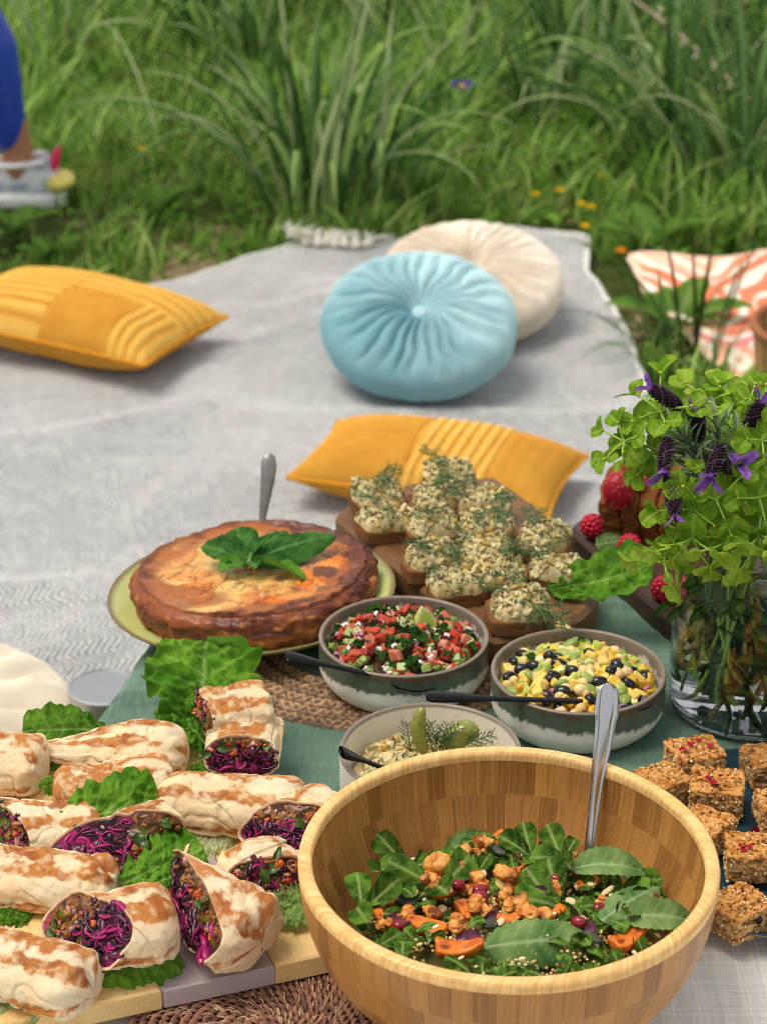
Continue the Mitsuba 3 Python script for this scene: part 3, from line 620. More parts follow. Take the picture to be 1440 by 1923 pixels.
def sneaker(at):
    m = frame(at, (-1, -.04, 0))            # toe along -x of the world
    n, k = 40, 28; s = np.linspace(0, 1, n); t = np.linspace(0, 2 * np.pi, k, endpoint=False)
    wid = .046 * np.interp(s, [0, .06, .2, .4, .7, .9, 1], [.35, .75, .85, .80, 1.0, .8, .2]); top = np.interp(s, [0, .06, .16, .30, .45, .7, .92, 1], [.085, .105, .098, .092, .085, .062, .045, .03])
    xs = -.085 + s * .285; v = []
    for i in range(n):
        c, sn = np.cos(t), np.sin(t); zz = .028 + (top[i] - .028) * np.maximum(sn, 0) ** .7 + np.minimum(sn, 0) * .01
        v.append(np.stack([np.full(k, xs[i]), wid[i] * np.sign(c) * np.abs(c) ** .7, zz], -1))
    v = np.array(v).reshape(-1, 3); sk = thing_parts = numbered(f'{pe}__sneaker')
    cc = lerp(C(226, 228, 230), np.broadcast_to(C(150, 164, 178), v.shape), sst(.5, .56, nz(v * [1, 1, 1.6], 26, 2, 4)))
    put(sk, mesh((v, quads(n, k, wv=True), cc), 'semi'), m); labels[sk] = {'label': 'white sneaker with pink heel tab and yellow heel clip'}
    v2 = []
    for i in range(n):
        c, sn = np.cos(t), np.sin(t); w2 = wid[i] * 1.22 + .004; fl = .012 * (1 - s[i]) ** 3
        v2.append(np.stack([np.full(k, xs[i] * 1.04 - fl), w2 * np.sign(c) * np.abs(c) ** .6, .018 + .018 * np.sign(sn) * np.abs(sn) ** .5], -1))
    numbered(f'{sk}__sole'); scene[f'{sk}__sole'] = {**mesh((np.array(v2).reshape(-1, 3), quads(n, k, wv=True), C(236, 236, 232)), 'semi'), 'to_world': T(m.tolist())}
    hv, hf = tube(resample([(-.072, 0, .074), (-.078, 0, .098), (-.090, 0, .124)], 8), [.022, .025, .026, .026, .024, .021, .017, .010], 14, .42, side=np.array([1.0, 0, 0]))
    scene[f'{sk}__heel_tab'] = {**mesh((hv, hf, C(232, 34, 96)), 'semi'), 'to_world': T(m.tolist())}
    hv, hf = blob((.034, .052, .019), .06, 3, 5); hv = hv + [-.084, 0, .052]
    scene[f'{sk}__heel_clip'] = {**mesh((hv, hf, C(230, 214, 110)), 'semi'), 'to_world': T(m.tolist())}
    for j in range(4): scene[f'{sk}__lace' + (f'_{j:03d}' if j else '')] = {**mesh((*tube(resample([(.055 + .02 * j, -.026, .070 - .006 * j), (.06 + .02 * j, 0, .084 - .008 * j), (.065 + .02 * j, .026, .070 - .006 * j)], 10), .0032, 6), C(238, 238, 236)), 'matte'), 'to_world': T(m.tolist())}
    hv, hf = tube(resample([(.06, -.037, .07), (.03, -.042, .08), (.0, -.036, .092)], 10), .005, 6); scene[f'{sk}__stripe'] = {**mesh((hv, hf, C(40, 50, 80)), 'semi'), 'to_world': T(m.tolist())}
    hv, hf = tube(resample([(-.06, -.03, .103), (-.02, -.042, .098), (.03, -.036, .095), (.05, 0, .09), (.03, .036, .095), (-.02, .042, .098), (-.06, .03, .103)], 30), .007, 8); scene[f'{sk}__collar'] = {**mesh((hv, hf, C(236, 236, 234)), 'semi'), 'to_world': T(m.tolist())}
sneaker(R[0] * [1, 1, 0] + [0, 0, GROUND + .004]); sneaker(Lf[0] * [1, 1, 0] + [0, 0, GROUND + .004])
# ---------------------------------------------------------------- bamboo salad bowl: laminated staves, rim
SB = P(954, 1614, .128); SB[2] = 0.004
HB, RO = .126, .1497                                   # height, outer radius
def ro(z): return np.interp(z, np.linspace(0, HB, 12), np.array([.066, .0905, .1065, .1185, .1275, .1345, .1397, .1437, .1466, .1485, .1495, .1497]))
def ri(z): return np.interp(z, np.linspace(.014, HB, 12), np.array([.050, .082, .0995, .1110, .1195, .1260, .1308, .1343, .1368, .1384, .1392, .1395]))
def bowl_angle(p): return dr.atan2(p.y - float(SB[1]), p.x - float(SB[0]))
def bamboo_fn(p, n, uv):
    a = bowl_angle(p); g = 0.6 * noise(a * 420, p.z * 26, uv.x * 90) + 0.4 * noise(a * 1600, p.z * 160, 3.0)
    return mix(mix(C(106, 66, 28), C(168, 116, 58), uv.x), mix(C(136, 90, 44), C(198, 146, 80), uv.x), smoothstep(.3, .75, g))
def rim_fn(p, n, uv):
    a = bowl_angle(p); r = dr.sqrt(dr.square(p.x - float(SB[0])) + dr.square(p.y - float(SB[1])))
    g = 0.6 * noise(a * 110 + r * 520, r * 12 + p.z * 60, 1.0) + 0.4 * noise(a * 11, 2.0, p.z * 300)
    return mix(C(212, 164, 98), C(236, 196, 132), smoothstep(.2, .8, g))
scene['bamboo'] = pr(proc(bamboo_fn), 0.33, 0.4)
scene['bamboo_rim'] = pr(proc(rim_fn), 0.30, 0.4)
bw = thing('salad_bowl', 'large round bamboo salad bowl with a pale rim in the foreground', 'bowl')
v, f, th, ix = revolve([(.1397, HB - .0065), (.1393, HB - .002), (.1402, HB + .0012), (.1425, HB + .0022), (.1468, HB + .0022), (.1492, HB + .001), (.1500, HB - .002), (.1499, HB - .0065)], 240)
put(bw, {**mikit.ply((v, f), 'bamboo_rim', smooth=True), 'to_world': T().translate(SB.tolist())})
rng = np.random.default_rng(41)
bands = [HB - .0065, .092, .064, .037, .016]
NS, NV = 62, 9
for b in range(4):
    z1, z0 = bands[b], bands[b + 1]; zi0 = max(z0, .0165); na, nzv = 5, 7
    a = np.linspace(-np.pi / NS + .0006, np.pi / NS - .0006, na); kinds = []
    def surf(fr, za, zb, inner, tone):
        A, Z = np.meshgrid(a, np.linspace(za, zb, nzv), indexing='ij'); R_ = fr(Z)
        v = np.stack([R_ * np.cos(A), R_ * np.sin(A), Z], -1).reshape(-1, 3); q = quads(na, nzv)
        return v, (q if not inner else q[:, ::-1])
    for t in range(NV):
        tone = [.62, .8, .5, .72, .9, .4, .66, .3, .76][t]
        vo, fo = surf(ro, z0, z1, False, tone); vi, fi = surf(ri, zi0, z1, True, tone)
        V = np.vstack([vo, vi]); F = np.vstack([fo, fi + len(vo)])
        kinds.append(mikit.ply((V, F), 'bamboo', smooth=True, uv=np.column_stack([np.full(len(V), tone), np.zeros(len(V))])))
    for k in range(NS):
        ang = 2 * np.pi * (k + .5 * (b % 2) + .13 * b) / NS
        t = int(rng.integers(NV)); part(bw, 'stave', kinds[t], rotz(ang, SB))
v, f, *_ = revolve([(0, 0), (.060, 0), (.066, .001), (.0780, .008), (.0835, .0122), (.0885, .0158), (.0892, .0164), (.051, .0164), (0, .013)], 120)
part(bw, 'base', {**mikit.ply((v, f[:, ::-1]), 'bamboo', smooth=True, uv=np.full((len(v), 2), .6)), 'to_world': T().translate(SB.tolist())})

# ---------------------------------------------------------------- three stoneware dip bowls
def stoneware(o, R, H, seed, brush=True, n=200):
    w = .0042; rb = R * .78
    out = [(0, .004), (rb - .006, .004), (rb - .004, 0), (rb, 0), (rb + .004, .0015)]
    t = np.linspace(0, 1, 22)[1:]; z = .0015 + (H - .0015) * t; r = rb + .004 + (R - rb - .004) * np.clip(1 - (1 - np.clip(t / .42, 0, 1)) ** 1.8, 0, 1) ** .9 + .0008 * t
    out += list(zip(r, z)); ro_ = r[-1]
    inn = [(ro_ - .0006, H + .0012), (ro_ - w * .5, H + .0018), (ro_ - w + .0004, H + .0010)]
    inn += [(rr - w, zz) for rr, zz in list(zip(r, z))[::-1][:-2]] + [(rb - .002, .0080), (rb * .6, .0066), (0, .0062)]
    v, f, th, ix = revolve(out + inn, n); no = len(out)
    q = np.stack([np.cos(th) * 6, np.sin(th) * 6, v[:, 2] * 40], -1); qs = v * 900
    white, brown, green = C(222, 218, 206), C(88, 66, 48), C(58, 76, 58)
    c = np.tile(white, (len(v), 1)); c = c * (0.93 + .12 * nz(q, 2, 2, seed))[:, None]
    rag = .010 * (nz(np.stack([np.cos(th) * 26, np.sin(th) * 26, 0 * th], -1), 1, 3, seed) - .5) + .004 * (nz(np.stack([np.cos(th) * 6, np.sin(th) * 6, 0 * th], -1), 1, 2, seed + 1) - .5)
    if brush:
        low = H * (.50 + .13 * np.sin(th + seed)); g = (ix < no) * sst(-.0012, .0012, v[:, 2] - low - rag * .7); c = lerp(c, green * (0.78 + .5 * nz(q * [1, 1, .6], 1.5, 3, seed + 2))[:, None], g * .93)
    band = np.where(ix >= no, .011, .0055) if brush else .0016
    rg = 1.4 * rag if brush else .25 * rag; e = sst(H - band + rg - .001, H - band + rg + .0015, v[:, 2]); e = np.where(ix >= no - 1, np.maximum(e * .8, 0), e * (.75 if brush else .8)); c = lerp(c, brown * (0.75 + .5 * nz(q, 5, 2, seed))[:, None], e)
    return (v + o, f, c)
def specks(o, R, H, seed, n=170):
    r = np.random.default_rng(seed); parts = []
    for k in range(n):
        a, z = r.uniform(0, 6.283), r.uniform(.018, H - .006); rr = R - .0042 + .0006
        s = r.uniform(.0003, .0007); v, f = blob((s, s, s * .4), 0, 0)
        parts.append((ap(frame(o + [rr * math.cos(a), rr * math.sin(a), z], (0, 0, 1), (-math.cos(a), -math.sin(a), 0)), v), f, C(120, 92, 66)))
    return cat(parts)
DB = [(P(758, 1199, .055) * [1, 1, 0] + [0, 0, .0095], .0768, .048), (P(1086, 1264, .052) * [1, 1, 0] + [0, 0, .006], .0770, .048), (P(808, 1412, .064) * [1, 1, 0] + [0, 0, .006], .0745, .060)]
for i, (o, R_, H_) in enumerate(DB):
    lb = ['stoneware bowl of tomato salsa, white with a grey green brushed outside', 'stoneware bowl of bean and mango salad, white with a grey green brushed outside', 'cream stoneware bowl with a thin brown rim, holding pickles, behind the salad bowl'][i]
    k = thing('dip_bowl', lb, 'bowl', 'stoneware dip bowls')
    put(k, mesh(stoneware(o, R_, H_, i + 3, i < 2), 'glaze')); part(k, 'glaze_specks', mesh(specks(o, R_, H_, i), 'semi'), kind='stuff')

# ---------------------------------------------------------------- plates
PLC = P(475, 1128, .022); PLC[2] = .0; PL = PLC + [0, 0, .011]
PLM = frame(PL, (math.cos(-.05), 0, -math.sin(-.05) * -1 if False else .045), (-.045, .03, 1))
v, f, th, ix = revolve([(0, .0), (.085, 0), (.092, .002), (.1345, .0185), (.1385, .0215), (.1398, .0230), (.1392, .0242), (.1375, .0240), (.132, .0205), (.115, .0115), (.094, .006), (.05, .0052), (0, .005)], 220)
r_ = np.hypot(v[:, 0], v[:, 1]); rag = .0022 * (nz(np.stack([np.cos(th) * 22, np.sin(th) * 22, 0 * th], -1), 1, 3, 3) - .5)
c = lerp(C(176, 186, 108), C(198, 204, 136), nz(v, 30, 3, 2)); c = lerp(c, np.broadcast_to(C(92, 70, 48), c.shape), sst(.1345, .1368, r_ + rag) * .92)
c = lerp(c, np.broadcast_to(C(150, 132, 84), c.shape), (sst(.128, .136, r_ + 3 * rag) * .25))
solo('dinner_plate', 'pale green glazed plate with a brown rim under the frittata', 'plate', mesh((v, f, c), 'glaze'), PLM)
BPC = P(1456, 1588, .012); BPC[2] = .004
v, f, th, ix = revolve([(0, 0), (.09, 0), (.097, .0015), (.1345, .0125), (.1375, .0145), (.1378, .0156), (.1363, .0158), (.1325, .0135), (.116, .0070), (.095, .0042), (.05, .0036), (0, .0034)], 220)
r_ = np.hypot(v[:, 0], v[:, 1]); c = lerp(C(22, 44, 56), C(42, 70, 82), nz(v, 60, 3, 5)); c = lerp(c, np.broadcast_to(C(120, 104, 84), c.shape), sst(.1366, .1376, r_) * .8)
solo('blue_plate', 'dark petrol blue stoneware plate under the oat squares at the right edge', 'plate', mesh((v + BPC, f, c), 'glaze'))

# ---------------------------------------------------------------- braided mats
def braid_mat(key, o, R, pitch, seed, tones, strands=3, z0=.0, hgt=.004, pl=.016, rmin=.25, axis_sq=.55):
    r = np.random.default_rng(seed); nr = int(R / pitch)
    for j in range(nr):
        rad = R - pitch * (j + .5)
        if rad < R * rmin: break
        turns = max(6, round(2 * np.pi * rad / pl)); n = turns * 8; th = np.linspace(0, 2 * np.pi, n, endpoint=False); parts = []
        for s in range(strands):
            ph = turns * th + 2 * np.pi * s / strands + j * 1.3
            lat = pitch * .30 * np.sin(ph); ver = hgt * .42 * np.cos(2 * ph if strands == 3 else ph)
            rr = rad + lat + .0006 * r.normal(size=n); p = np.stack([rr * np.cos(th), rr * np.sin(th), z0 + hgt * .6 + ver], -1)
            p = np.vstack([p, p[:1]]); tv, tf = tube(p, pitch * .27 * (1 + .10 * r.normal(size=n + 1).clip(-1, 1)), 9, axis_sq, cap=False)
            tone = nz(np.repeat(p, 9, 0), 160, 2, seed + s) + np.tile(np.array([.3, -.3, .25, -.35, .3, -.25, .35, -.3, 0]) * .8, n + 1); cc = lerp(tones[0], tones[1], np.clip(tone * 1.5 - .25 + .20 * r.normal(), 0, 1)); parts.append((tv + o, tf, cc))
        part(key, 'braid_row', mesh(cat(parts), 'straw_fibre'))
def strawf(p, n, uv): return noise(p.x * 2200, p.y * 2200, p.z * 900)
scene['straw_fibre'] = pr(VC, 0.55, 0.35)
M1 = P(692, 1212, 0); M1[2] = .0045
mt = thing('woven_placemat', 'round braided water hyacinth placemat under the frittata plate and the salsa bowl', 'placemat')
braid_mat(mt, M1, .168, .0165, 3, (C(70, 48, 32), C(186, 148, 112)), rmin=.5, pl=.026)
M2 = P(505, 1958, 0); M2[2] = .0005
mt = thing('woven_trivet', 'reddish brown coiled straw mat under the front edge of the wrap board', 'placemat')
braid_mat(mt, M2, .104, .0072, 5, (C(74, 46, 36), C(166, 118, 94)), strands=2, hgt=.0052, pl=.012, rmin=.0, axis_sq=.8)
rng = np.random.default_rng(3); parts = []
for k in range(420):
    a = rng.uniform(0, 2 * np.pi); rad = rng.uniform(.02, .102); p0 = np.array([rad * math.cos(a), rad * math.sin(a), .0064]); t = np.array([math.cos(a + .5), math.sin(a + .5), 0]) * rng.uniform(.003, .005)
    tv, tf = tube(np.array([p0 - t + [0, 0, -.0015], p0 + [0, 0, .0006], p0 + t + [0, 0, -.0015]]), .0004, 4); parts.append((tv + M2, tf, C(206, 176, 140)))
part(mt, 'stitch', mesh(cat(parts), 'matte'), kind='stuff')

# ---------------------------------------------------------------- boards
def slab(poly, z0, z1, bev=.002, inset=None):
    """An extruded board with a chamfered, densely triangulated top: (v, f)."""
    a = trimesh.creation.extrude_polygon(poly, z1 - z0 - bev); a.apply_translation([0, 0, z0])
    top = poly.buffer(-bev); ring0, ring1 = np.array(poly.exterior.coords)[:-1], None
    n = 160; s0 = np.array([poly.exterior.interpolate(d, True).coords[0] for d in np.linspace(0, 1, n, endpoint=False)])
    s1 = np.array([top.exterior.interpolate(top.exterior.project(sg.Point(*q))).coords[0] for q in s0])
    v = np.vstack([np.c_[s0, np.full(n, z0)], np.c_[s0, np.full(n, z1 - bev)], np.c_[s1, np.full(n, z1)]])
    i = np.arange(n); j = (i + 1) % n; f = []
    for k in (0, 1): f += [np.stack([k * n + i, k * n + j, (k + 1) * n + j], 1), np.stack([k * n + i, (k + 1) * n + j, (k + 1) * n + i], 1)]
    cap = trimesh.creation.triangulate_polygon(sg.Polygon(s1)); cv, cf = np.asarray(cap[0]), np.asarray(cap[1])
    a_, b_, c_ = cv[cf[:, 0]], cv[cf[:, 1]], cv[cf[:, 2]]; neg = ((b_ - a_)[:, 0] * (c_ - a_)[:, 1] - (b_ - a_)[:, 1] * (c_ - a_)[:, 0]) < 0; cf[neg] = cf[neg][:, ::-1]
    nv = len(v); v = np.vstack([v, np.c_[cv, np.full(len(cv), z1)], np.c_[cv, np.full(len(cv), z0)]])
    f = np.vstack(f + [cf + nv, cf[:, ::-1] + nv + len(cv)])
    if not sg.Polygon(s0).exterior.is_ccw: f[:4 * n] = f[:4 * n][:, ::-1]
    return v, f
def wood_fn(dirx, diry, c0, c1, c2, sc=1.0, ring=40.0):
    def fn(p, n, uv):
        l = p.x * dirx + p.y * diry; w = p.y * dirx - p.x * diry
        q = w * 1.0 + 0.010 * noise(l * 6, w * 22, 1.0) + 0.35 * p.z
        g = noise(q * ring * 4 * sc, l * 5, 0.5); fine = noise(q * 1500 * sc, l * 40, p.z * 900)
        return mix(mix(C(*c0), C(*c1), g), C(*c2), 0.45 * smoothstep(.5, .85, fine))
    return fn
BOARD_T = .026
wl = unit(P(300, 1868, .026) - P(0, 1932, .026))          # along the front edge of the wrap board
scene['ash_wood'] = pr(proc(wood_fn(-wl[1], wl[0], (214, 178, 112), (236, 206, 146), (186, 146, 84), 1.0, 14.0)), .5, .3)
def board_poly(px, z): return sg.Polygon([tuple(P(u, v, z)[:2]) for u, v in px])
F0, F1 = P(-420, 2015, BOARD_T), P(640, 1786, BOARD_T); wdir = unit(F1 - F0)
rt = unit(P(522, 1362, BOARD_T) - P(640, 1545, BOARD_T))
wb = thing('wrap_board', 'pale wood serving board with a lilac grey resin stripe, carrying the wraps', 'serving board')
q0 = F1 + rt * .0; depth = rt * .36
def seg(s0, s1, dz, zlo, inset=0.0):
    """A strip of the board between distances s0..s1 along the front edge, measured from the front right corner."""
    a, b = F1 - wdir * s0, F1 - wdir * s1
    return sg.Polygon([tuple((a)[:2]), tuple((a + depth)[:2]), tuple((b + depth)[:2]), tuple((b)[:2])])
def along(u, v): return float((F1 - P(u, v, BOARD_T)) @ wdir)
sA, sB = along(512, 1806), along(302, 1856)
pb = [seg(0, sA - .0004, 0, 0), seg(sA, sB, 0, 0), seg(sB + .0004, sB + .20, 0, 0)]
put(wb, mikit.ply(slab(pb[0], .0085, BOARD_T, .0018), 'ash_wood', smooth=20))
scene['resin'] = pr({'type': 'rgb', 'value': L(178, 162, 164)}, .32, .45)
part(wb, 'resin_stripe', mikit.ply(slab(pb[1], .0088, BOARD_T - .0016, .0012), 'resin', smooth=20), label='lilac grey resin stripe')
part(wb, 'plank', mikit.ply(slab(pb[2], .0085, BOARD_T, .0018), 'ash_wood', smooth=20))
TB = .040
tpoly = board_poly([(628, 968), (640, 952), (668, 938), (770, 905), (930, 893), (1012, 950), (1126, 1098), (1124, 1126), (1092, 1158), (1010, 1186), (930, 1203), (897, 1186), (800, 1110)], TB).buffer(-.008).buffer(.016).buffer(-.008)
td = unit(P(800, 1110, TB) - P(628, 968, TB))
scene['walnut'] = pr(proc(wood_fn(td[0], td[1], (92, 62, 38), (140, 100, 62), (58, 36, 20), .8, 20.0)), .45, .35)
tb = thing('toast_board', 'brown wooden board with rounded corners carrying the egg toasts', 'serving board')
put(tb, mikit.ply(slab(tpoly, .014, TB, .005), 'walnut', smooth=25))
tc = np.array([tpoly.centroid.x, tpoly.centroid.y])
for q in [P(700, 985, TB), P(900, 930, TB), P(1070, 1110, TB), P(930, 1150, TB)]:
    v, f, *_ = revolve([(0, .0035), (.013, .0035), (.014, .0045), (.014, .0145), (0, .0145)], 24); part(tb, 'foot', mikit.ply((v + [q[0] + (tc[0] - q[0]) * .15, q[1] + (tc[1] - q[1]) * .15, 0], f[:, ::-1]), 'walnut', smooth=30))
a, b = P(1000, 1168, .036), P(1078, 1196, .028); part(tb, 'handle', mikit.ply(tube(resample([a, b], 8), [.008, .009, .0095, .0095, .0095, .009, .008, .006], 12), 'ash_wood', smooth=40))
t = np.linspace(0, 12 * np.pi, 160); hd = unit(b - a); h1 = unit(np.cross(hd, [0, 0, 1])); h2 = np.cross(hd, h1)
part(tb, 'cord', mesh((*tube(a + hd * .004 + hd * (t / 12 / np.pi * .018)[:, None] + .0102 * (np.cos(t)[:, None] * h1 + np.sin(t)[:, None] * h2), .0014, 5), C(150, 116, 80)), 'matte'))
DK = .030
dpoly = board_poly([(1068, 992), (1080, 976), (1130, 958), (1250, 915), (1420, 930), (1480, 1000), (1330, 1195), (1290, 1190), (1185, 1100)], DK).buffer(-.008).buffer(.016).buffer(-.008)
dd = unit(P(1185, 1100, DK) - P(1068, 992, DK))
scene['dark_wood'] = pr(proc(wood_fn(dd[0], dd[1], (48, 32, 26), (84, 56, 42), (30, 20, 16), .8, 20.0)), .38, .4)
solo('cake_board', 'dark brown wooden board under the loaf cake at the rear right', 'serving board', mikit.ply(slab(dpoly, .004, DK, .005), 'dark_wood', smooth=25))

# ---------------------------------------------------------------- spoons
def spoon(handle, bowl_c, bowl_dir, L_b, W_b, hw, col, mat, key, bowl_up=(0, 0, 1), flat_=.35, depth=.3, side=None):
    """handle: points from the free end to the neck; bowl: an open shell."""
    p = resample(handle, 40); t = np.linspace(0, 1, 40)
    tv, tf = tube(p, hw(t), 14, flat_, side=side); hk = part(key, 'handle', mesh((tv, tf, col), mat))
    u, v = np.meshgrid(np.linspace(0, 1, 22), np.linspace(-1, 1, 15), indexing='ij')
    w = W_b / 2 * np.sqrt(np.maximum(1 - (2 * u - 1) ** 2, 0.0)) * (1.06 - .18 * u); x = u * L_b; y = v * w
    z = -depth * W_b * np.maximum(1 - (2 * u - 1) ** 2, 0) * (1 - v * v)
    V = np.stack([x, y, z], -1).reshape(-1, 3); F = quads(22, 15); V2 = np.vstack([V, V + [0, 0, -.0012]]); F2 = np.vstack([F, F[:, ::-1] + len(V)])
    part(key, 'bowl', mesh((V2, F2, col), mat), frame(bowl_c, bowl_dir, bowl_up))
black = C(5, 4, 4)
def black_spoon(label, A, B, zA, zB, bl, sag=.0):
    k = thing('black_spoon', label, 'spoon', 'black plastic serving spoons'); a, b = P(*A, zA), P(*B, zB); d = unit(b - a)
    spoon([a, a + (b - a) * .33 + [0, 0, sag], a + (b - a) * .66 + [0, 0, sag * .6], b], b - d * .004, d * [1, 1, .6], bl, .036, lambda t: .0042 + .0052 * sst(.45, 0.02, t) * (1 - .55 * sst(.03, 0, t)), black, 'black_plastic', k)
black_spoon('black spoon resting on the left front rim of the salsa bowl', (535, 1232), (735, 1274), .074, .052, .045)
black_spoon('long black spoon lying across the front rim of the bean salad bowl', (800, 1308), (1118, 1318), .066, .052, .055)
black_spoon('black spoon handle sticking out over the left rim of the pickle bowl', (640, 1412), (745, 1452), .084, .056, .05)
# silver serving fork handle in the salad
ss_ = thing('silver_serving_spoon', 'silver serving spoon with a scalloped handle end leaning in the salad bowl', 'spoon')
bot, rimp = P(1103, 1625, .066), None
a_ = math.radians(56); rimp = SB + np.array([math.cos(a_) * .1385, math.sin(a_) * .1385, HB + .004])
def on_ray(u, v, y):
    """The point at distance y into the scene that is seen at pixel (u, v)."""
    d = FWD * FPX + np.array([1.0, 0, 0]) * (u - 720) - np.array([0, math.sin(PITCH), math.cos(PITCH)]) * (v - 961.5)
    return np.array([0, 0, CAM_Z]) + d * (y / d[1])
e0, e1, e2 = on_ray(1141, 1284, bot[1] + .055), on_ray(1123, 1452, bot[1] + .030), bot
p = resample([e0, (e0 + e1) / 2 + [0.001, -.002, 0], e1, (e1 + e2) / 2 + [0.0, .003, 0], e2, e2 + (e2 - e1) * .12], 60); t = np.linspace(0, 1, 60)
wd = np.interp(t, [0, .012, .04, .09, .15, .19, .24, .33, .5, .75, 1], [.0030, .0068, .0086, .0093, .0098, .0082, .0078, .0072, .0052, .0038, .0036])
tn = np.gradient(p, axis=0); tn /= np.linalg.norm(tn, axis=1)[:, None]; sx = np.array([1.0, .25, 0]); sx = sx - tn * (tn @ sx)[:, None]; sx /= np.linalg.norm(sx, axis=1)[:, None]; nn = np.cross(sx, tn)
nn *= np.sign(-nn[:, 1:2]); cs = np.linspace(-1, 1, 25)
hgt = lambda c: .0012 * np.exp(-((np.abs(c) - .78) / .10) ** 2) - .0006 * np.exp(-((np.abs(c) - .55) / .1) ** 2) + .0010 * (1 - c * c) + .0008
V = np.vstack([(p[:, None] + sx[:, None] * (wd[:, None] * cs)[..., None] + nn[:, None] * hgt(cs)[None, :, None]).reshape(-1, 3), (p[:, None] + sx[:, None] * (wd[:, None] * cs)[..., None] - nn[:, None] * (.0009 * (1 - cs ** 4))[None, :, None]).reshape(-1, 3)])
F = np.vstack([quads(60, 25), quads(60, 25)[:, ::-1] + 1500]); put(ss_, mesh((V, F, np.tile(C(196, 196, 198), (len(V), 1))), 'steel'))
# pewter cake server behind the frittata
cs_ = thing('cake_server', 'old pewter server whose handle stands up behind the frittata', 'cake server')
y0 = PL[1] + .118; q = [on_ray(506, 852, y0 + .045), on_ray(502, 905, y0 + .03), on_ray(493, 970, y0 + .012), on_ray(488, 1010, y0 - .002), on_ray(486, 1050, y0 - .02)]
p = resample(q, 40); t = np.linspace(0, 1, 40); tv, tf = tube(p, np.interp(t, [0, .03, .12, .3, .6, 1], [.003, .0062, .0080, .0066, .0035, .0032]), 14, .35, side=np.array([0, 1.0, .3]))
put(cs_, mesh((tv, tf, lerp(C(112, 108, 104), C(160, 156, 150), nz(tv, 90, 3, 4))), 'pewter'))
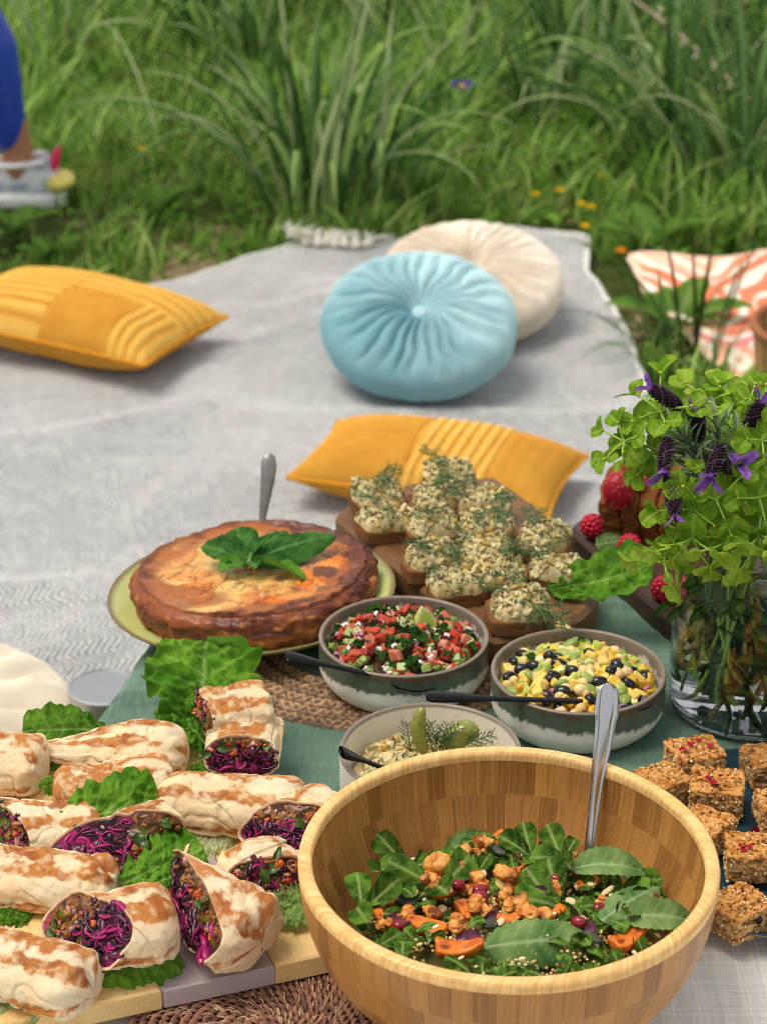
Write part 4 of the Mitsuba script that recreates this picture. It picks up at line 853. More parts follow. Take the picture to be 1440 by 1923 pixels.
# ---------------------------------------------------------------- frittata
def frittata():
    nr, nt = 140, 300; R, H = .1205, .037; rng = np.random.default_rng(12)
    s = np.linspace(0, 1, nr); th = np.linspace(0, 2 * np.pi, nt, endpoint=False); S, TH = np.meshgrid(s, th, indexing='ij')
    top = S < .70
    u = np.clip(S / .70, 0, 1); w = np.clip((S - .70) / .30, 0, 1)
    rr = np.where(top, (R - .010) * u, (R - .010) + .010 * np.sin(np.minimum(w * 2.6, 1) * np.pi / 2) - .012 * np.maximum(w - .45, 0) ** 1.2)
    z = np.where(top, H - .003 * (1 - u ** 3) + .0012, H * np.clip(1 - ((w - .02) / .98), 0, 1) ** 1.0 + .0012 * (1 - w))
    z = np.where((~top) & (w < .3), H + .0012 - .010 * (1 - np.cos(w / .3 * np.pi / 2)) * 1.0, z); z = np.where(w >= .3, (H - .0088) * (1 - (w - .3) / .7), z)
    q = np.stack([rr * np.cos(TH), rr * np.sin(TH), z], -1)
    x, y = q[..., 0], q[..., 1]
    cream, gold, orange, brown, dark, green = C(222, 180, 108), C(202, 136, 58), C(224, 112, 30), C(140, 70, 32), C(78, 36, 24), C(120, 118, 52)
    n1, n2, n3 = nz(q, 34, 3, 1), nz(q, 110, 3, 2), nz(q + 3, 20, 3, 3)
    h = .0040 * (n1 - .5) + .0022 * (n2 - .5); c = lerp(cream, np.broadcast_to(gold, q.shape), sst(.42, .66, n1))
    for k in range(54):                        # thin overlapping slices of pumpkin and potato
        a, d = rng.uniform(0, 6.28), .100 * math.sqrt(rng.uniform()); cx, cy = d * math.cos(a), d * math.sin(a); e = rng.uniform(0, 3.14); sx, sy = rng.uniform(.014, .026), rng.uniform(.007, .015)
        dx, dy = x - cx, y - cy; lu, lv = (dx * math.cos(e) + dy * math.sin(e)) / sx, (-dx * math.sin(e) + dy * math.cos(e)) / sy
        dist = np.sqrt(lu ** 2 + lv ** 2) + .35 * (nz(q, 60, 2, k) - .5); inside = sst(1.0, .94, dist)
        h = np.where(top, h + inside * (.0011 - .0010 * lu * .5), h); col = [orange, cream, gold, cream, C(230, 150, 60)][k % 5] * rng.uniform(.85, 1.12)
        c = lerp(c, np.broadcast_to(col, c.shape), inside * .62 * top); c = lerp(c, np.broadcast_to(brown, c.shape), .5 * np.exp(-((dist - 1.02) / .06) ** 2) * top)
    right = .5 + .5 * np.cos(TH - .5)
    bake = sst(.44, .62, n3 + .26 * (right - .5) + .22 * sst(.055, .115, rr)); c = lerp(c, np.broadcast_to(brown, c.shape), bake * .85)
    c = lerp(c, np.broadcast_to(C(176, 92, 44), c.shape), sst(.48, .60, nz(q + 7, 75, 3, 21)) * .36 * top)
    bake2 = sst(.54, .70, nz(q, 42, 3, 7) + .20 * (right - .4) + .20 * sst(.08, .115, rr)); c = lerp(c, np.broadcast_to(dark, c.shape), bake2 * .85)
    side = lerp(C(138, 70, 38), np.broadcast_to(C(84, 38, 26), c.shape), sst(.3, .65, nz(q * [1, 1, 2.2], 40, 3, 9) + .15 * (right - .5))); side = lerp(side, np.broadcast_to(C(198, 134, 74), c.shape), sst(.64, .76, nz(q * [1, 1, 2.5], 60, 3, 10)) * .6)
    edge = sst(.62, .74, S); c = lerp(c, side, edge)
    specks_ = sst(.70, .76, nz(q, 420, 2, 12)) * top; c = lerp(c, np.broadcast_to(C(70, 66, 30), c.shape), specks_ * .7)
    fold = np.abs(nz(np.stack([np.cos(TH) * 5, np.sin(TH) * 5, z * 62], -1), 1, 3, 14) - .5) * 2; ver = np.abs(nz(np.stack([np.cos(TH) * 12, np.sin(TH) * 12, z * 10], -1), 1, 2, 15) - .5) * 2
    dr_ = edge * (-.0034 * (1 - sst(0, .34, fold)) - .0022 * (1 - sst(0, .30, ver)) + .003 * (n1 - .5) + .0035 * (nz(q, 22, 2, 16) - .5))
    rr2 = rr * (1 + .012 * np.sin(TH * 2 + 1) + .012 * np.sin(TH * 5)) + dr_; c = c * (1 - .25 * edge * (1 - sst(0, .2, fold)))[..., None] if False else c
    h = h * np.where(top, 1, 1 - edge)
    lip = .0035 * np.exp(-((rr - (R - .008)) / .008) ** 2) * (.6 + .8 * nz(np.stack([np.cos(TH) * 5, np.sin(TH) * 5, 0 * TH], -1), 1, 2, 17)) * top
    return np.stack([rr2 * np.cos(TH), rr2 * np.sin(TH), z + h + lip], -1).reshape(-1, 3), quads(nr, nt, wv=True), c.reshape(-1, 3)
scene['bake_gloss'] = pr(VC, .40, .4)
FM = PLM @ frame((.003, .004, .0055), (1, .1, 0))
solo('frittata', 'golden brown round vegetable frittata on the pale green plate', 'frittata', mesh(frittata(), 'bake_gloss'), FM)
bz_ = PLM @ frame((.004, .006, .0460), (1, 0, 0), (0, 0, 1), .88)
bg = thing('basil_sprig', 'sprig of fresh basil leaves lying on top of the frittata', 'basil')
b_d, b_l, b_v = C(48, 94, 42), C(84, 138, 66), C(120, 164, 96)
c0 = np.array([-.006, .000, .004])
for i, (a, l, w, el, roll, cup) in enumerate([(2.75, .056, .042, .25, .3, .35), (.95, .068, .042, .22, -.2, -.35), (.28, .100, .042, .20, -.55, -.4), (-.55, .074, .036, -.02, .5, .5), (-2.5, .036, .030, .12, .2, .4), (1.9, .050, .040, .5, .2, .4), (-1.3, .034, .026, .3, .0, .5), (.4, .026, .02, 1.2, 0, .6)]):
    d = np.array([math.cos(a), math.sin(a), el]); nrm = np.array([-math.sin(a) * roll, math.cos(a) * roll, 1.0])
    col = (b_d, b_l) if i not in (3, 4) else (C(72, 124, 40), C(104, 156, 56))
    part(bg, 'leaf', mesh(leaf(l, w, 26, 19, .55, .75, cup, .55, ruf=.02, blis=.07, seed=i, dark=col[0], light=col[1], vein=b_v, veins=6, vw=.06), 'leafy'), bz_ @ frame(c0 + d * .004, d, nrm))
part(bg, 'stem', mesh((*tube(resample([c0 + [-.004, -.01, -.002], c0, c0 + [.004, .006, .010]], 10), .0022, 8), C(104, 146, 70)), 'semi'), bz_)

# ---------------------------------------------------------------- dill
def dill(seed, ln=.04, n=9):
    r = np.random.default_rng(seed); parts = []; col = [C(58, 92, 46), C(82, 118, 60), C(44, 76, 40)]
    main = resample([(0, 0, 0), (ln * .5, r.normal(0, .002), .004), (ln, r.normal(0, .004), .002)], 10); parts.append((*tube(main, np.linspace(.0008, .0004, 10), 4, cap=False), col[1]))
    for k in range(n):
        t = (k + 1) / (n + 1); o = main[int(t * 9)]
        for s in (1, -1):
            l = ln * (.55 - .3 * t) * r.uniform(.7, 1.2); a = s * r.uniform(.4, .9); d = np.array([math.cos(a), math.sin(a), r.uniform(-.1, .5)]); e = o + d * l
            parts.append((*tube(np.array([o, (o + e) / 2 + [0, 0, .001], e]), [.0005, .00045, .0002], 4, cap=False), col[k % 3]))
            for j in range(3):
                q = o + (e - o) * (.35 + .22 * j); d2 = unit(d + r.normal(0, .7, 3)); parts.append((*tube(np.array([q, q + d2 * l * .45]), [.00045, .0002], 3, cap=False), col[(k + j) % 3]))
    return cat(parts)
dills = [mesh(dill(i), 'semi', smooth=True) for i in range(5)]

# ---------------------------------------------------------------- egg salad toasts
def bread_mesh(w, d, h, seed):
    b = trimesh.creation.box((w, d, h))
    for _ in range(4): b = b.subdivide()
    v = np.array(b.vertices); p = np.abs(v) / np.array([w / 2, d / 2, h / 2]); q = v / np.array([w / 2, d / 2, h / 2])
    rnd = (p[:, :2] ** 6).sum(1) ** (1 / 6); v[:, :2] /= np.maximum(rnd / np.maximum(p[:, :2].max(1), 1e-6), 1)[:, None]
    n1, n2 = nz(v + seed, 130, 3, seed), nz(v + seed, 420, 2, seed + 1)
    v = v * (1 + .06 * (nz(v + seed, 40, 2, seed + 2) - .5))[:, None] + unit(q.T.T) * 0
    pore = sst(.62, .74, n1); v -= q / (np.linalg.norm(q, axis=1, keepdims=True) + 1e-9) * (pore * .0016 + .0008 * n2)[:, None]
    crust = sst(.90, 1.0, p[:, :2].max(1)) * (p[:, 2] < .96)
    c = lerp(C(98, 64, 38), np.broadcast_to(C(136, 96, 62), v.shape), n2); c = lerp(c, np.broadcast_to(C(104, 72, 46), v.shape), pore * .8)
    c = lerp(c, np.broadcast_to(C(118, 78, 46), v.shape), crust * .45 * (seed % 2)); return v, np.array(b.faces), c
def egg_mass(w, d, h, seed, n=300):
    r = np.random.default_rng(seed); parts = []
    nx, ny = 48, 110; rho, th = np.meshgrid(np.linspace(0, 1, nx), np.linspace(0, 2 * np.pi, ny, endpoint=False), indexing='ij'); cs, sn = np.cos(th), np.sin(th); e = (np.abs(cs) ** 4 + np.abs(sn) ** 4) ** -.25
    e = e * (1 + .20 * (nz(np.stack([cs * 2.5, sn * 2.5, 0 * th + seed], -1), 1, 2, seed + 8) - .5) * 2 * .7); X_, Y_ = rho * e * cs * w / 2, rho * e * sn * d / 2; q = np.stack([X_, Y_, 0 * X_ + seed], -1)
    dome = np.clip(1 - rho ** 2.6, 0, 1) ** .6; lump = 1 - np.abs(nz(q, 85, 2, seed + 1) - .5) * 2; Z = h * dome * (.50 + .80 * nz(q, 34, 2, seed)) + (.0052 * (lump - .6) + .0050 * (nz(q, 170, 2, seed + 6) - .5)) * np.minimum(dome * 3, 1)
    t = nz(q, 260, 2, seed + 2); cream, yolk, herb = C(202, 188, 144), C(188, 158, 92), C(80, 88, 48)
    c = lerp(cream, np.broadcast_to(C(206, 184, 124), q.shape), sst(.4, .6, t)); c = lerp(c, np.broadcast_to(yolk, q.shape), sst(.62, .7, nz(q, 150, 2, seed + 3)) * .7); c = lerp(c, np.broadcast_to(herb, q.shape), sst(.56, .64, nz(q, 330, 2, seed + 4)) * .8)
    parts.append((np.stack([X_, Y_, Z], -1).reshape(-1, 3), quads(nx, ny, wv=True), c.reshape(-1, 3)))
    def at():
        i, j = int((nx - 1) * math.sqrt(r.uniform(0, .96))), r.integers(0, ny); return np.array([X_[i, j], Y_[i, j], Z[i, j]])
    for k in range(n):
        s = r.uniform(.0012, .0026) if k % 2 else r.uniform(.0026, .0050); v, f = blob((s * r.uniform(.9, 1.6), s * r.uniform(.7, 1.2), s * .55), .40, 0 if k % 2 else 2, seed * 31 + k, 2.0); col = [C(208, 196, 158), C(200, 184, 134), C(190, 164, 98), C(202, 184, 132), C(182, 146, 72), C(180, 170, 122)][r.integers(6)]
        parts.append((ap(rrot(r, at() + [0, 0, -.0002]), v), f, col * r.uniform(.88, 1.05)))
    for k in range(130):
        l = r.uniform(.0016, .0036); v, f = dice((l, .0011, .0008), .1, k % 7); col = [C(84, 96, 46), C(60, 76, 38), C(112, 122, 62), C(96, 92, 60)][r.integers(4)]; parts.append((ap(rrot(r, at() + [0, 0, .0022]), v), f, col))
    for k in range(5):
        v, f = dice((.0032, .0022, .0012), .1, k); parts.append((ap(rrot(r, at() + [0, 0, .0024]), v), f, C(148, 60, 96)))
    return cat(parts)
breads = [mesh(bread_mesh(.060, .050, .015, i), 'matte') for i in range(4)]
masses = [mesh(egg_mass(.058, .048, .020, i, 90), 'semi') for i in range(4)]
masses[3] = mesh(egg_mass(.052, .046, .026, 9, 90), 'semi')
toasts = [(709, 962, .35, 0, 'rear left egg toast with a big dill topping at the board corner', .006), (722, 1004, .30, 1, 'egg toast on the left edge of the board in front of the corner one', 0), (842, 935, -.1, 2, 'farthest egg toast, standing highest at the back of the board', .010),
          (818, 972, .15, 3, 'egg toast in the second row left, under a dill frond', .004), (812, 1016, .1, 0, 'egg toast in the middle of the left column above the lumpy left one', .002), (908, 978, -.15, 1, 'egg toast at the rear right of the board', .006), (915, 1020, .05, 2, 'egg toast in the centre rear with an upright dill tuft', .003),
          (808, 1078, .2, 3, 'lumpy egg toast at the left edge near the salsa bowl', 0), (912, 1062, .0, 0, 'egg toast in the very middle of the board', .002), (858, 1122, .25, 1, 'egg toast at the front left above the salsa bowl', 0), (935, 1108, -.1, 2, 'egg toast at the centre front with pink onion bits', .001),
          (1018, 1044, -.3, 3, 'egg toast at the right rear with dill on top', .003), (1042, 1096, -.2, 0, 'wide egg toast at the right beside the lettuce leaf', 0), (972, 1172, .1, 3, 'front egg toast at the tip of the board with dill hanging off it', 0)]
rng = np.random.default_rng(50)
for i, (u, v, yaw, mk, lb, lift) in enumerate(toasts):
    o = P(u, v, TB); o[2] = TB + .0070 + lift; s = .92 if i != 13 else 1.0
    k = thing('egg_toast', lb, 'toast', 'egg salad toasts on the brown board'); tilt = rng.normal(0, .03, 2) + ([0, -.12] if lift > .003 else [0, 0])
    m = frame(o, (math.cos(yaw), math.sin(yaw), tilt[0]), (tilt[0], tilt[1], 1), s)
    part(k, 'bread', breads[i % 4], m); part(k, 'egg_topping', masses[mk], m @ frame((0, 0, .0062), (1, 0, 0)) @ rotz(math.pi * (i % 2) + .1 * (i % 3)))
    for j in range(2 if i % 3 else 3):
        a = rng.uniform(0, 6.28); part(k, 'dill_sprig', dills[(i + j) % 5], m @ frame((rng.uniform(-.018, .012), rng.uniform(-.016, .012), .028 + .004 * j), (math.cos(a), math.sin(a), .05), (rng.normal(0, .2), -.35, 1), .75))
part(k, 'dill_sprig', dills[2], frame(o + [.012, -.018, .022], (.8, -.55, -.2), (0, -.6, 1), 1.1)); part(k, 'dill_sprig', dills[3], frame(o + [.010, -.016, .018], (.7, -.5, -.55), (0, -.6, 1), 1.0))

# ---------------------------------------------------------------- lettuce leaves
ld, ll, lv_ = C(70, 124, 32), C(130, 180, 62), C(178, 206, 120)
def lettuce(label, base, tip, zb, zt, W, seed, up=(0, -.3, 1), cup=.25, bend=.5, ruf=.07, pale=0.0, nm='lettuce_leaf', blis=.10, dk=1.0):
    a, b = P(*base, zb), P(*tip, zt); l = np.linalg.norm(b - a)
    m = leaf(l * 1.08, W, 70, 49, .50, .22, cup, bend, ruf=ruf * .8, rufn=5.5, blis=blis * 2.4, wild=.8, seed=seed, dark=lerp(ld, C(196, 204, 150), np.array(pale)) * dk, light=lerp(ll, C(222, 226, 184), np.array(pale)) * dk, vein=lv_ if pale < .5 else C(230, 232, 204), veins=6, vw=.07)
    return solo(nm, label, 'lettuce', mesh(m, 'leafy'), frame(a, b - a, up), group='lettuce leaves between the wraps')
lettuce('big upright romaine leaf behind the topmost wrap, below the frittata', (372, 1402), (385, 1218), .030, .082, .098, 1, up=(.1, -.9, .75), cup=.35, bend=.3)
lettuce('lower folded lettuce leaf left of the topmost wrap', (400, 1420), (318, 1330), .026, .055, .05, 2, up=(.6, -.6, .5), cup=.6, bend=.6)
lettuce('dark lettuce leaf behind the left long wrap', (200, 1372), (52, 1372), .045, .052, .045, 3, up=(0, -.7, .8), cup=.1, dk=.75)
lettuce('lettuce leaf under the left tip of the long rear wrap', (150, 1430), (38, 1412), .028, .034, .035, 4, up=(0, -.6, .8))
lettuce('broad lettuce leaf in front of the brown ended wrap in the middle left', (112, 1548), (290, 1506), .050, .060, .066, 5, up=(-.1, -.75, .65), cup=-.3, bend=.5)
lettuce('frilly lettuce leaf at the right mouth of the purple cabbage wrap', (228, 1662), (372, 1596), .046, .062, .054, 6, up=(-.2, -.7, .7), cup=-.35, ruf=.10)
lettuce('second frilly lettuce leaf below the one at the purple cabbage wrap', (250, 1676), (352, 1636), .044, .056, .036, 61, up=(-.2, -.7, .7), cup=-.35, ruf=.10)
lettuce('curled lettuce leaf on the board below the front open wrap', (186, 1842), (322, 1768), .030, .044, .050, 7, up=(-.1, -.5, .9), cup=-.4, bend=.9, ruf=.09)
lettuce('pale ribbed lettuce stalk next to the salad bowl on the right of the board', (500, 1722), (575, 1700), .030, .040, .034, 8, up=(-.1, -.6, .9), pale=.25, cup=.4)
lettuce('small green lettuce leaf at the left edge of the photo', (-30, 1712), (52, 1706), .03, .034, .03, 9, up=(0, -.6, .9), dk=.8)
lettuce('pale green lettuce leaf at the bottom left corner of the board', (-40, 1850), (82, 1880), .029, .030, .05, 10, up=(0, -.5, .9), pale=.6, cup=.1)
lettuce('whitish lettuce leaf on the resin between the wraps in the middle', (342, 1582), (432, 1572), .027, .031, .040, 11, up=(0, -.3, .9), pale=.85, cup=.1)
lettuce('small lettuce scrap between the wraps left of the topmost cut wrap', (352, 1466), (392, 1448), .028, .034, .022, 12, up=(0, -.5, .9))
lettuce('lettuce leaf under the dark ended wrap at its left end', (118, 1500), (92, 1462), .03, .05, .02, 13, up=(-.4, -.7, .5))
k = lettuce('crinkled lettuce leaf hanging off the right side of the toast board', (1030, 1108), (1218, 1070), .046, .075, .052, 14, up=(.1, -.6, .8), cup=.5, bend=-.5, ruf=.05, blis=.14)
labels[k]['label'] = 'crinkled lettuce leaf sticking out over the right side of the toast board'; labels[k].pop('group')

# ---------------------------------------------------------------- wraps
cream_t, char1, char2, pink = C(218, 202, 170), C(176, 114, 60), C(140, 72, 26), C(206, 120, 136)
def wrap(label, A, B, w, h, n, seed, zc=None, open_a=True, endr=.30, sq=2.5, flatb=.75, taper_a=None, brown_b=0.0, charq=.53, fill='purple', rollf=.0, pinky=.0, lift=0.0, twist=None):
    w, h, endr = w * .88, h * .82, min(endr + .06, .5); rng = np.random.default_rng(seed); zc = (BOARD_T + h * .5 - .002 + lift) if zc is None else zc
    a0, b0 = P(*A, zc), P(*B, zc); ax = unit(b0 - a0); Ln = np.linalg.norm(b0 - a0); lat = unit(np.cross([0, 0, 1], ax)); upv = np.cross(ax, lat); n = unit(n)
    NT, NS_ = 140, 124; th = np.linspace(0, 2 * np.pi, NT, endpoint=False); cs, sn = np.cos(th), np.sin(th)
    px, pz = np.sign(cs) * np.abs(cs) ** (2 / sq) * w / 2, np.sign(sn) * np.abs(sn) ** (2 / sq) * h / 2; pz = np.where(sn < 0, pz * flatb, pz)
    t0 = np.zeros(NT)
    if open_a:
        off = px[:, None] * lat + pz[:, None] * upv; t0 = -(off @ n) / (ax @ n)
    s = np.linspace(0, 1, NS_); V, key_s = [], []
    for si in s:
        t = t0 + (Ln - t0) * si; u = t / Ln
        e = np.clip((u - (1 - endr)) / endr, 0, 1); k = np.sqrt(np.clip(1 - e ** 2.6, 0, 1)); k = np.maximum(k, .02); kz = np.maximum(np.sqrt(np.clip(1 - e ** 3.4, 0, 1)), .02)
        if not open_a: e2 = np.clip((endr - u) / endr, 0, 1); k *= np.maximum(np.sqrt(np.clip(1 - e2 ** 2.6, 0, 1)), .02); kz *= np.maximum(np.sqrt(np.clip(1 - e2 ** 3.4, 0, 1)), .02)
        if taper_a: g = taper_a + (1 - taper_a) * sst(0, .75, u); k = k * g; kz = kz * g
        V.append((a0 + t[:, None] * ax + (px * k)[:, None] * lat + ((pz * kz) - (1 - kz) * h * .12)[:, None] * upv, u))
    U = np.array([x[1] for x in V]); V = np.array([x[0] for x in V]); TH = np.tile(th, (NS_, 1)); q = V * 1.0 + seed
    # spiral seam: the tortilla's outer layer steps at one line; soft buckles and blisters
    nd = V - (a0 + ((V - a0) @ ax)[..., None] * ax); nd = nd / (np.linalg.norm(nd, axis=-1, keepdims=True) + 1e-9)
    seam = 1.05 * np.pi + .35 * np.sin(U * 3 + seed) + (rollf if rollf else rng.uniform(-.5, .5)); ds = (TH - seam + np.pi) % (2 * np.pi) - np.pi
    step = .0022 * sst(-.02, .03, ds) * sst(2.6, .2, ds)
    buck = .0050 * (nz(q, 26, 2, seed) - .5) + .0026 * (nz(q, 80, 2, seed + 1) - .5) + .0018 * (nz(q, 230, 3, seed + 7) - .5)
    fl_ = U - (.60 + .22 * np.cos(TH - seam - 1.2) + .05 * np.sin(TH * 3 + seed)); step = step + .0017 * sst(0, .012, fl_) + (.0014 * sst(0, .012, (.30 - .12 * np.cos(TH - seam + .6)) - U) if not open_a else 0)
    buck = buck - .0022 * (1 - sst(0, .05, np.abs(nz(q * [1, 1, .7], 17, 2, seed + 15) - .5))) - .0016 * (1 - sst(0, .04, np.abs(nz(q, 29, 2, seed + 16) - .5)))
    endf = sst(.78, 1.0, U); pleat = .0030 * endf * np.sin(TH * 7 + 3 * nz(q, 40, 2, seed + 2)) * (1 - sst(.96, 1, U))
    rim = sst(.10, .0, U) if open_a else 0 * U
    V = V + nd * (step + buck * (1 - .5 * rim) + pleat + rim * .0015 * np.sin(TH * 3 + seed))[..., None]
    top = (nd @ upv); pat = nz(q, 50, 3, seed + 3) + .26 * (nz(q, 120, 3, seed + 4) - .5) * 2
    face = np.exp(-((top - .80) / .30) ** 2) + .9 * np.exp(-((top + .15) / .16) ** 2) * (nd @ lat < 0)
    if brown_b: face = np.maximum(face, brown_b * sst(.35, .05, U))
    ch = sst(charq + .045, charq + .11, pat * .50 + .44 * face); ch2 = sst(.50, .70, nz(q, 70, 4, seed + 5)) * ch
    sub = .9 + .16 * nz(q, 90, 2, seed + 8); c = cream_t * sub[..., None]; c = lerp(c, np.broadcast_to(C(222, 190, 142), c.shape), sst(.36, .65, nz(q, 40, 3, seed + 9)) * .55)
    c = lerp(c, np.broadcast_to(char1, c.shape), np.clip(ch * (.38 + .62 * sst(.32, .58, nz(q, 210, 3, seed + 10))) + .16 * sst(.5, .7, pat), 0, 1)); c = lerp(c, np.broadcast_to(char2, c.shape), ch2 * .75)
    c = lerp(c, np.broadcast_to(C(90, 60, 40), c.shape), sst(.70, .74, nz(q, 520, 2, seed + 11)) * .22)
    if pinky: c = lerp(c, np.broadcast_to(pink, c.shape), pinky * sst(.25, .0, U) * sst(.35, .6, nz(q, 40, 2, seed + 12)))
    k = thing('wrap', label, 'wrap', 'grilled tortilla wraps on the board'); F = quads(NS_, NT, wv=True)[:, ::-1][:, ::-1]
    parts = [(V.reshape(-1, 3), F, c.reshape(-1, 3))]
    if open_a:                                  # the rim's thickness
        ring = V[0]; cen = ring.mean(0); inner = ring + (cen - ring) / (np.linalg.norm(cen - ring, axis=1, keepdims=True)) * .0026 - n * .0002; deep = inner - n * .010
        parts.append((np.vstack([ring, inner, deep]), quads(3, NT, wv=True)[:, ::-1], np.vstack([np.tile(C(226, 196, 158), (NT, 1)), np.tile(C(214, 170, 140), (NT, 1)), np.tile(C(150, 70, 80), (NT, 1))])))
    v_, f_, c_ = cat(parts); part(k, 'tortilla', mesh((v_, f_, c_), 'tort'))
    if not open_a: return k
    nr = 26; rho = np.linspace(0, 1, nr)[:, None, None]; G = cen + (inner - cen)[None] * rho; qq = G + seed
    up_c = np.array([0, 0, 1.0]) - n * n[2]; up_c /= np.linalg.norm(up_c); lt = np.cross(up_c, n)
    hx, hy = ((G - cen) @ lt), ((G - cen) @ up_c); half_x, half_y = np.abs(hx).max(), np.abs(hy).max()
    bump = -.0012 + .0085 * (nz(qq, 110, 2, seed + 20) - .4) * (1 - rho[..., 0] ** 6); G = G + n * bump[..., None]
    purple, magenta, deepc, tan, grn, orr = C(76, 12, 44), C(168, 24, 104), C(38, 10, 24), C(170, 112, 56), C(76, 92, 36), C(206, 84, 34)
    t = nz(qq * 1.0, 75, 2, seed + 21); zn = hx / half_x + .8 * (nz(qq, 45, 2, seed + 22) - .5); zy = hy / half_y + .8 * (nz(qq, 45, 2, seed + 23) - .5)
    base = lerp(purple, np.broadcast_to(deepc, G.shape), sst(.4, .62, t)); base = lerp(base, np.broadcast_to(magenta, G.shape), sst(.60, .70, nz(qq, 60, 2, seed + 24)))
    mixed = lerp(C(132, 88, 48), np.broadcast_to(C(70, 44, 24), G.shape), sst(.35, .6, nz(qq, 190, 2, seed + 26))); mixed = lerp(mixed, np.broadcast_to(grn, G.shape), sst(.60, .68, nz(qq, 70, 2, seed + 25)))
    sel = {'purple': sst(-.1, .1, zy - .25), 'left': sst(-.2, .15, zn - .10), 'right': sst(.2, -.15, zn + .05), 'mixed': sst(.1, -.1, zy + .3) * 0 + .8}[fill]
    fc = lerp(base, mixed, sel); fc = lerp(fc, np.broadcast_to(magenta * 1.2, G.shape), sst(.86, 1.0, np.broadcast_to(rho[..., 0], fc.shape[:2])) * sst(.0, -.5, zy) * .8)
    fl = part(k, 'filling', mesh((G.reshape(-1, 3), quads(nr, NT, wv=True)[:, ::-1], fc.reshape(-1, 3)), 'wet_food'))
    crumbs = []
    for j in range(190):
        rr_, aa = math.sqrt(rng.uniform(0, .92)), rng.uniform(0, 2 * np.pi); i = int(aa / (2 * np.pi) * NT) % NT; ib = int(rr_ * (nr - 1)); o = G[ib, i] + n * .0004
        sx_, sy_ = (o - cen) @ lt / half_x, (o - cen) @ up_c / half_y; big = j < 18
        P_ = {'purple': sy_ < .15 + .2 * rng.normal(), 'left': sx_ < .15 + .2 * rng.normal(), 'right': sx_ > -.05 + .2 * rng.normal(), 'mixed': rng.uniform() < .30}[fill]
        if P_ and not big and j % 5 < 2: continue
        if P_:
            kind = 'cabbage_shred'; l = rng.uniform(.007, .018); d = unit(lt * rng.normal() + up_c * rng.normal() * .7); p = resample([o - d * l / 2 - n * .001, o + n * .0008 + np.cross(n, d) * rng.normal(0, .003), o + d * l / 2 - n * .001], 7); v, f = tube(p, rng.uniform(.0010, .0028), 6, .45); col = [C(66, 12, 40), C(118, 18, 72), C(40, 8, 30), C(90, 16, 56), C(150, 26, 94)][j % 5]
        else:
            kind = ['mince_crumb', 'carrot_piece', 'onion_piece', 'mince_crumb', 'herb_leaf' if j % 3 == 0 else 'mince_crumb', 'mince_crumb', 'pepper_piece', 'mince_crumb'][j % 8]; s_ = rng.uniform(.0022, .0052) if big else rng.uniform(.0010, .0026); v, f = blob((s_ * rng.uniform(.8, 1.6), s_ * rng.uniform(.6, 1), s_ * .6), .55, 2 if big else 1, seed + j, 2.2); v = ap(rrot(rng, o), v)
            col = {'mince_crumb': C(150, 98, 52), 'carrot_piece': C(196, 92, 40), 'onion_piece': C(196, 146, 146), 'herb_leaf': C(58, 88, 34), 'pepper_piece': C(150, 42, 28)}[kind] * rng.uniform(.7, 1.2)
            if kind == 'herb_leaf': v, f, col = leaf(rng.uniform(.008, .018), rng.uniform(.005, .010), 8, 5, cup=.5, bend=1, ruf=.1, seed=j, dark=C(44, 70, 26), light=C(80, 108, 44)); v = ap(frame(o + n * .001, lt * rng.normal() + up_c * rng.normal(), n + lt * rng.normal(0, .4)), v)
        if big: part(fl, kind, mesh((v, f, col), 'wet_food'))
        else: crumbs.append((v, f, col))
    part(fl, 'crumbs', mesh(cat(crumbs), 'wet_food'), kind='stuff')
    return k
scene['tort'] = pr(VC, .75, .15)
scene['wet_food'] = pr(VC, .27, .35)
W_ = lambda *a, **k: wrap(*a, **k)
W_('topmost short wrap standing beside the big romaine leaf', (384, 1352), (512, 1336), .062, .052, (-.93, -.35, .0), 1, fill='mixed', endr=.12, sq=3.2, lift=.012)
W_('cut wrap half showing its purple filling straight to the front at the rear right', (452, 1424), (464, 1352), .071, .046, (0.02, -.95, .30), 2, fill='purple', endr=.3, sq=2.6, lift=.004)
W_('long rear wrap with a pointed left end', (64, 1398), (352, 1420), .078, .052, (-.9, -.1, .2), 3, fill='mixed', endr=.22, taper_a=.28, charq=.52)
W_('closed wrap with a dark brown left end in front of the long rear wrap', (98, 1492), (330, 1462), .058, .046, (-1, 0, 0), 4, open_a=False, endr=.16, brown_b=1.0, charq=.50, lift=.004)
W_('white ended wrap at the left edge, uppermost there', (-120, 1425), (86, 1442), .066, .046, (-1, 0, 0), 5, open_a=False, endr=.10, sq=3.2, charq=.56)
W_('long pale wrap in the middle right leading to the salad bowl', (288, 1506), (580, 1526), .066, .052, (-1, 0, 0), 6, open_a=False, endr=.14, charq=.50)
W_('wrap at the left edge with its red end turned to the photo border', (14, 1556), (200, 1566), .062, .046, (-.8, -.6, .1), 7, fill='mixed', endr=.2, charq=.52, taper_a=None)
W_('wide open wrap full of purple cabbage in the middle left', (222, 1594), (346, 1560), .070, .056, (-.12, -.72, .68), 8, fill='left', endr=.35, lift=.014, charq=.50)
W_('plain closed wrap lying under the purple cabbage wrap at the left', (-90, 1640), (225, 1668), .066, .048, (-1, 0, 0), 9, open_a=False, endr=.16, charq=.50, lift=-.002)
W_('upper of the two cut wraps whose filling touches the salad bowl rim', (536, 1560), (640, 1518), .066, .050, (-.25, -.78, .58), 10, fill='purple', endr=.3, lift=.022)
W_('lower of the two cut wraps whose filling touches the salad bowl rim', (524, 1668), (448, 1612), .080, .050, (.22, -.78, .58), 11, fill='mixed', endr=.35, charq=.52, lift=.004)
